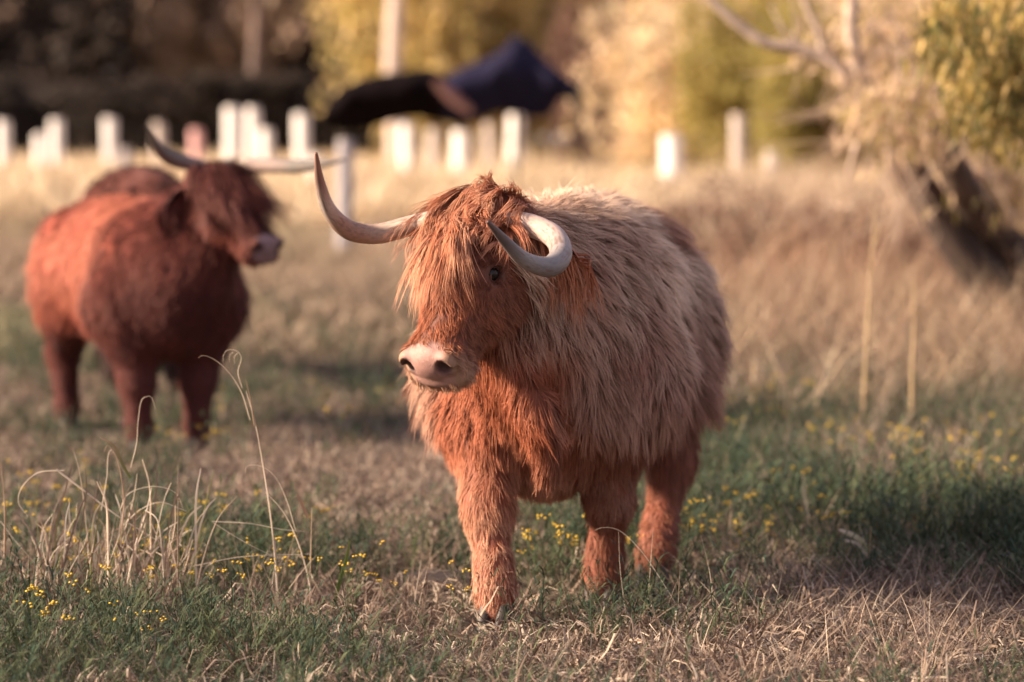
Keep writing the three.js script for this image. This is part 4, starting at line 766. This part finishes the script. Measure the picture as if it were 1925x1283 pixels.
// ---------------------------------------------------------------- trees
function leafClump(seed, n, rad, size, cols, narrow = 0.35, hang = 0) {
  const r = rng(seed), m = new Mesher();
  for (let i = 0; i < n; i++) {
    const p = V(r() - 0.5, r() - 0.5, r() - 0.5).multiplyScalar(2 * rad), d = V(r() - 0.5, r() - 0.5 - hang, r() - 0.5).normalize(), l = size * (0.6 + 0.8 * r()), c = jit(r, pickOf(r, cols), 0.5), o = V(r() - 0.5, r(), r() - 0.5).normalize(), e = p.clone().addScaledVector(d, l), q = p.clone().lerp(e, 0.5); q.y += 0.08 * l;
    m.ribbon([p, p.clone().lerp(q, 0.5), q, e], (t) => l * narrow * 0.5 * (t < 0.1 ? 0.15 : 1), () => c, o, 0.3);
  }
  return m.geometry();
}
function limb(m, r, from, dir, len, rad, depth, tips, col, spread = 0.7, up = 0.1) {
  const pts = [from.clone()], d = dir.clone(), q = from.clone(), n = 6;
  for (let k = 0; k < n; k++) { d.add(V((r() - 0.5) * 0.35, up * 0.3 + (r() - 0.5) * 0.25, (r() - 0.5) * 0.35)).normalize(); q.addScaledVector(d, len / n); pts.push(q.clone()); }
  m.tube(pts, (t) => rad * (1 - 0.55 * t), (t, a) => { const k = 0.85 + 0.35 * N3(q.x + t * 6, Math.cos(a) * 2, Math.sin(a) * 2); return col.map((x) => x * k); }, depth > 1 ? 10 : 6);
  if (depth <= 1) { tips.push(pts[3], pts[n]); }
  if (depth <= 0) return;
  const kids = 2 + Math.floor(r() * 2);
  for (let k = 0; k < kids; k++) { const nd = d.clone().add(V((r() - 0.5) * 2 * spread, up + (r() - 0.3) * spread, (r() - 0.5) * 2 * spread)).normalize(); limb(m, r, pts[k === 0 ? n : 3 + Math.floor(r() * 3)], nd, len * (0.6 + 0.25 * r()), rad * 0.5, depth - 1, tips, col, spread, up); }
}
function tree(name, label, group, seed, o) {
  const g = thing(name, label, o.category ?? 'tree', group), r = rng(seed), tips = []; let m = new Mesher();
  const stems = o.stems ?? 1;
  for (let s = 0; s < stems; s++) limb(stems > 1 ? (m = new Mesher()) : m, r, V((r() - 0.5) * 0.3 * stems, -0.15, (r() - 0.5) * 0.3 * stems), V((r() - 0.5) * 0.35 * stems + (o.lean ?? 0), 1, (r() - 0.5) * 0.35 * stems).normalize(), o.trunk, o.rad / Math.sqrt(stems), o.depth ?? 3, tips, o.bark, o.spread ?? 0.7, o.up ?? 0.15), part(stems > 1 ? 'stem' : 'trunk', m.geometry(), M.bark, g);
  if (o.leaves) {
    const geo = leafClump(seed + 1, o.perClump ?? 16, o.clumpRad, o.leafSize, o.leaves, o.narrow, o.hang ?? 0), im = new THREE.InstancedMesh(geo, o.mat ?? M.leaf, o.clumps), q = new THREE.Object3D();
    for (let k = 0; k < o.clumps; k++) {
      let p;
      if (r() < (o.onTips ?? 0.6)) p = pickOf(r, tips).clone().add(V(r() - 0.5, r() - 0.5, r() - 0.5).multiplyScalar(o.loose));
      else { const a = r() * 6.283, c = 2 * r() - 1, e = Math.pow(r(), 0.45); p = V(Math.sqrt(1 - c * c) * Math.cos(a) * o.crown[0] * e, o.crownY + c * o.crown[1] * e, Math.sqrt(1 - c * c) * Math.sin(a) * o.crown[0] * e); if (N3(p.x * o.gap, p.y * o.gap + seed, p.z * o.gap) < -0.08) { p = pickOf(r, tips).clone(); } }
      if (p.y < 0.05) p.y = 0.05 + 0.4 * r();
      q.position.copy(p); q.rotation.set(r() * 0.8, r() * 6.28, r() * 0.8); q.scale.setScalar(0.7 + 0.6 * r()); q.updateMatrix(); im.setMatrixAt(k, q.matrix); const t = 1 + 0.7 * (r() - 0.5) + 0.5 * N3(p.x * 0.7, p.y * 0.7, p.z * 0.7); im.setColorAt(k, new THREE.Color().setRGB(t, t * (0.95 + 0.1 * r()), t));
    }
    im.name = 'crown'; im.castShadow = im.receiveShadow = true; im.userData.kind = 'stuff'; g.add(im);
  }
  return g;
}
const place = (t, px, d, turn, s = 1, sy = s) => { t.position.set((px - 962.5) / FPX * d, -0.05, -d); t.rotation.y = turn; t.scale.set(s, sy, s); return t; };
const again = (t, name, label) => { const c = t.clone(); c.name = numbered(name); c.userData = { ...t.userData, label }; scene.add(c); return c; };
{
  // the dark wood on the left
  const bark = [0.15, 0.105, 0.085], darkLeaf = [[0.042, 0.028, 0.022], [0.055, 0.036, 0.028], [0.032, 0.027, 0.018]], drab = [[0.36, 0.25, 0.18], [0.42, 0.30, 0.22], [0.27, 0.19, 0.13]];
  const darkOpt = { trunk: 3.0, rad: 0.16, depth: 3, bark, leaves: darkLeaf, mat: M.leafFar, clumps: 1100, perClump: 16, clumpRad: 0.38, leafSize: 0.30, narrow: 0.4, loose: 1.6, onTips: 0.45, crown: [3.1, 3.6], crownY: 4.4, gap: 0.7 };
  const drabOpt = { ...darkOpt, leaves: drab, clumps: 700, crownY: 5.0, onTips: 0.7, bark: [0.22, 0.16, 0.13] };
  const group = 'dark trees of the wood at the upper left', gd = 'dusty brown trees of the wood at the upper left';
  const dk = [tree('dark_tree', 'dark leafy tree in the blurred wood at the upper left', group, 701, darkOpt), tree('dark_tree', 'dark leafy tree in the blurred wood at the upper left', group, 702, darkOpt)];
  const db = [tree('brown_tree', 'dusty brown tree with thin foliage in the blurred wood at the upper left', gd, 711, drabOpt), tree('brown_tree', 'dusty brown tree with thin foliage in the blurred wood at the upper left', gd, 712, drabOpt)];
  const r = rng(71); let nd = 0, nb = 0;
  for (let row = 0; row < 3; row++) for (let k = 0; k < 14; k++) {
    const px = -774 + k * 118 + 45 * (r() - 0.5) + row * 40, d = 118 + row * 9 + 5 * r(), brown = row === 0 ? r() < 0.5 : r() < 0.35;
    if (px > 760) continue;
    const t = brown ? (nb < 2 ? db[nb] : again(db[nb % 2], 'brown_tree', db[0].userData.label)) : (nd < 2 ? dk[nd] : again(dk[nd % 2], 'dark_tree', dk[0].userData.label));
    if (brown) nb++; else nd++;
    place(t, px, d, r() * 6.28, 0.85 + 0.4 * r(), 1.0 + 0.5 * r());
  }
  for (let k = 0; k < 12; k++) place(again(dk[k % 2], 'dark_bush', 'low dark bush at the foot of the blurred wood at the upper left'), -200 + k * 82 + 30 * (r() - 0.5), 109 + 3 * r(), r() * 6.28, 0.55 + 0.15 * r(), 0.36 + 0.1 * r());
  scene.children.filter((c) => c.name.startsWith('dark_bush')).forEach((c) => { c.userData.category = 'bush'; c.userData.group = 'low dark bushes at the foot of the wood'; });
  // gold lit trees and shrubs in the middle and on the right
  const gold = [[0.58, 0.44, 0.15], [0.66, 0.51, 0.22], [0.50, 0.39, 0.13], [0.70, 0.55, 0.29]], pale = [[0.74, 0.58, 0.39], [0.70, 0.56, 0.38], [0.64, 0.51, 0.30]], olive = [[0.32, 0.27, 0.08], [0.40, 0.32, 0.10], [0.48, 0.38, 0.15]], mauve = [[0.15, 0.075, 0.06], [0.20, 0.11, 0.085], [0.11, 0.06, 0.05]];
  const shrub = { trunk: 1.6, rad: 0.09, stems: 4, depth: 2, bark: [0.3, 0.22, 0.15], clumps: 900, perClump: 14, clumpRad: 0.32, leafSize: 0.24, narrow: 0.3, loose: 1.0, onTips: 0.45, crown: [2.3, 2.4], crownY: 2.3, gap: 0.8 };
  const sets = {
    gold: [tree('golden_tree', 'golden leaved tree, blurred, above the draped cloth', 'golden trees behind the fence', 721, { ...shrub, leaves: gold }), 'golden_tree'],
    pale: [tree('pale_shrub', 'pale straw coloured shrub, blurred, behind the posts at the right', 'pale shrubs behind the fence', 731, { ...shrub, leaves: pale }), 'pale_shrub'],
    olive: [tree('olive_shrub', 'olive green shrub, blurred, below the pale branches', 'olive shrubs behind the fence', 741, { ...shrub, leaves: olive }), 'olive_shrub'],
    mauve: [tree('purple_shrub', 'dark purplish shrub, blurred, right of the navy cloth', null, 751, { ...shrub, leaves: mauve }), 'purple_shrub'],
  };
  const spots = [['gold', 800, 96, 1.5, 1.9], ['gold', 900, 104, 1.6, 2.1], ['gold', 1000, 98, 1.3, 1.9], ['gold', 1110, 108, 1.7, 2.3], ['gold', 1230, 104, 1.7, 2.2], ['gold', 1340, 110, 1.8, 2.3], ['gold', 1460, 104, 1.8, 2.2], ['gold', 1600, 108, 1.9, 2.3], ['gold', 1760, 104, 1.9, 2.3], ['gold', 1920, 108, 1.9, 2.3], ['gold', 2080, 104, 1.9, 2.3],
    ['mauve', 1140, 82, 0.85, 1.2], ['pale', 1260, 70, 1.0, 1.0], ['pale', 1370, 74, 1.2, 1.3], ['pale', 1520, 66, 1.1, 1.2], ['pale', 1660, 62, 1.0, 1.1], ['pale', 1800, 58, 1.1, 1.2], ['pale', 1930, 56, 1.0, 1.2], ['olive', 1420, 62, 0.75, 1.15], ['olive', 1510, 58, 0.55, 0.95], ['olive', 1290, 80, 0.6, 0.8], ['gold', 1180, 90, 0.9, 1.1]];
  const used = {};
  const what = { gold: 'golden leaved tree, blurred,', pale: 'pale straw coloured shrub, blurred,', olive: 'olive green shrub, blurred,', mauve: 'dark purplish shrub, blurred,' };
  const where = ['right beside the pale trunk above the cloth', 'above the middle of the draped cloth', 'behind the peak of the navy cloth', 'behind the purplish shrub', 'behind the bright white post', 'left of where the pale branches begin', 'behind the pale bare branches', 'behind the fork of the leaning tree', 'behind the twigs of the leaning tree', 'at the right edge behind the hanging leaves', 'outside the right edge of the picture',
    'right of the navy cloth', 'just above the bright white post', 'behind the tall dull post', 'behind the posts right of the tall dull one', 'left of the dark leaning trunk', 'behind the dark leaning trunk', 'at the right edge under the hanging leaves', 'below the long pale branch', 'right of the larger olive shrub', 'low between the bright post and the dull posts', 'low and near, right of the purplish shrub'];
  for (const [i, [k, px, d, s, sy]] of spots.entries()) { const [t0, name] = sets[k]; const t = used[k] ? again(t0, name, '') : t0; t.userData.label = `${what[k]} ${where[i]}`; used[k] = 1; place(t, px, d, r() * 6.28, s, sy); }
  // ruddy low bushes in the grass, right of the cow
  const bush = tree('ruddy_bush', 'low reddish brown bush in the dry grass behind the near cow', 'ruddy bushes in the dry grass', 761, { ...shrub, category: 'bush', trunk: 0.35, rad: 0.02, clumps: 420, perClump: 18, clumpRad: 0.09, leafSize: 0.07, crown: [0.6, 0.34], crownY: 0.32, loose: 0.3, gap: 2.5, leaves: [[0.20, 0.11, 0.075], [0.25, 0.15, 0.10], [0.15, 0.085, 0.06]] });
  [[1400, 26, 1], [1480, 28, 1.2], [1560, 27, 1.1], [1650, 25, 1], [1380, 31, 1.1], [1720, 24, 1]].forEach(([px, d, s], i) => place(i ? again(bush, 'ruddy_bush', bush.userData.label) : bush, px, d, r() * 6.28, s));
}
{                                                                             // slim pale trunks
  for (const [px, d, w, label] of [[742, 92, 0.62, 'straight pale tree trunk rising above the black cloth'], [482, 112, 0.5, 'dim slim trunk at the edge of the dark wood']]) {
    const g = thing('slim_tree', label, 'tree', null, [(px - 962.5) / FPX * d, -0.1, -d]), m = new Mesher(), r = rng(px), c = px === 742 ? [0.62, 0.50, 0.43] : [0.20, 0.14, 0.12];
    m.tube(Array.from({ length: 12 }, (_, k) => V(0.05 * Math.sin(k), k * 0.75, 0.05 * Math.cos(k * 1.3))), (t) => w / 2 * (1 - 0.4 * t), (t, a) => c.map((x) => x * (0.85 + 0.3 * N3(t * 12, a, 3))), 14); part('trunk', m.geometry(), M.bark, g);
    const tips = []; const b = new Mesher(); for (let k = 0; k < 7; k++) { const a = r() * 6.28; limb(b, r, V(0, 6 + 0.35 * k, 0), V(Math.cos(a), 0.7, Math.sin(a)).normalize(), 1.6, 0.09, 1, tips, c); } part('branches', b.geometry(), M.bark, g);
  }
}
{                                                                             // the leaning tree at the right: dark trunk, pale bare limbs, hanging leaves
  const D = 19, g = thing('leaning_tree', 'leaning tree at right with dark trunk, pale bare branches and golden leaves', 'tree', null, [(1900 - 962.5) / FPX * D, -0.05, -D]);
  const P = (x, y, dz = 0) => at(x, y, D + dz).sub(g.position), dark = [0.040, 0.024, 0.019], pale = [0.50, 0.38, 0.30], r = rng(66);
  const tube = (pts, r0, r1, c, c1, name) => { const m = new Mesher(), q = spline(pts, pts.length * 8); m.tube(q, (t, a) => lerp(r0, r1, t) * (1 + 0.12 * N3(t * 9, Math.cos(a) * 1.5, Math.sin(a) * 1.5)), (t, a) => lerp3(c, c1, smooth(0.2, 0.9, t)).map((x) => x * (0.8 + 0.5 * N3(t * 14, Math.cos(a) * 3, Math.sin(a) * 3))), 12); return part(name, m.geometry(), M.bark, g); };
  tube([P(1890, 640), P(1860, 540), P(1815, 480), P(1770, 410), P(1720, 330), P(1680, 260), P(1640, 190), P(1610, 150)], 0.15, 0.07, dark, [0.13, 0.08, 0.06], 'trunk');
  tube([P(1960, 600, 0.3), P(1930, 520, 0.3), P(1895, 470, 0.2), P(1840, 400), P(1800, 330, -0.2), P(1760, 240, -0.3)], 0.19, 0.08, dark, [0.11, 0.07, 0.05], 'trunk');
  tube([P(1612, 152), P(1560, 115), P(1500, 92), P(1440, 80), P(1395, 50), P(1340, 0), P(1300, -60)], 0.045, 0.026, pale, pale, 'branch');
  tube([P(1618, 155), P(1606, 100), P(1600, 40), P(1604, -20), P(1590, -100)], 0.055, 0.035, pale, pale, 'branch');
  tube([P(1550, 110), P(1540, 60), P(1520, 20), P(1500, -40)], 0.03, 0.018, pale, pale, 'branch');
  tube([P(1640, 180), P(1630, 230), P(1606, 290), P(1596, 330)], 0.026, 0.014, pale, pale, 'branch');
  tube([P(1700, 290), P(1720, 230), P(1760, 170), P(1800, 90), P(1820, -30)], 0.04, 0.02, [0.2, 0.14, 0.1], [0.3, 0.2, 0.14], 'branch');
  tube([P(1500, 92), P(1470, 50), P(1450, 10)], 0.016, 0.008, pale, pale, 'branch');
  const m = new Mesher(), tw = []; for (let k = 0; k < 46; k++) { const b = P(1580 + 340 * r(), 40 + 250 * r(), (r() - 0.5) * 1.2); limb(m, r, b, V(r() - 0.5, r() - 0.65, r() - 0.5).normalize(), 0.5 + 0.4 * r(), 0.009, 1, tw, lerp3([0.32, 0.22, 0.16], pale, r()), 0.9, 0); } part('twigs', m.geometry(), M.bark, g).userData.kind = 'stuff';
  const foliage = (name, list, cols, seed, leaf, rad) => { const geo = leafClump(seed, 22, rad, leaf, cols, 0.2, 0.9), n = list.reduce((s, q) => s + q[5], 0), im = new THREE.InstancedMesh(geo, M.leaf, n), o = new THREE.Object3D(); let k = 0; for (const [x, y, rx, ry, dz, c] of list) for (let i = 0; i < c; i++) { const a = r() * 6.28, e = Math.sqrt(r()); o.position.copy(P(x + Math.cos(a) * rx * e, y + Math.sin(a) * ry * e, dz + (r() - 0.5) * 1.2)); o.rotation.set(r() * 0.5, r() * 6.28, r() * 0.5); o.scale.setScalar(0.7 + 0.7 * r()); o.updateMatrix(); im.setMatrixAt(k, o.matrix); const t = 0.8 + 0.5 * r(); im.setColorAt(k++, new THREE.Color().setRGB(t, t, t)); } im.name = name; im.castShadow = im.receiveShadow = true; im.userData.kind = 'stuff'; g.add(im); };
  foliage('leaves', [[1880, 60, 110, 90, -4.5, 90], [1860, 160, 70, 70, -4.5, 42], [1930, 190, 60, 90, -4.3, 45], [1800, 40, 50, 60, -4, 24]], [[0.34, 0.25, 0.08], [0.42, 0.31, 0.10], [0.11, 0.12, 0.04], [0.50, 0.35, 0.15], [0.15, 0.13, 0.05]], 901, 0.075, 0.10);
  foliage('dry_leaves', [[1720, 200, 110, 80, -0.7, 45], [1850, 320, 70, 60, 0.4, 30], [1650, 80, 120, 90, 0.6, 35], [1890, 380, 50, 40, 0.4, 20], [1750, 60, 110, 70, 0.8, 30]], [[0.52, 0.37, 0.25], [0.44, 0.32, 0.17], [0.58, 0.43, 0.30], [0.38, 0.30, 0.11]], 902, 0.09, 0.14);
}
renderer.render(scene, camera);
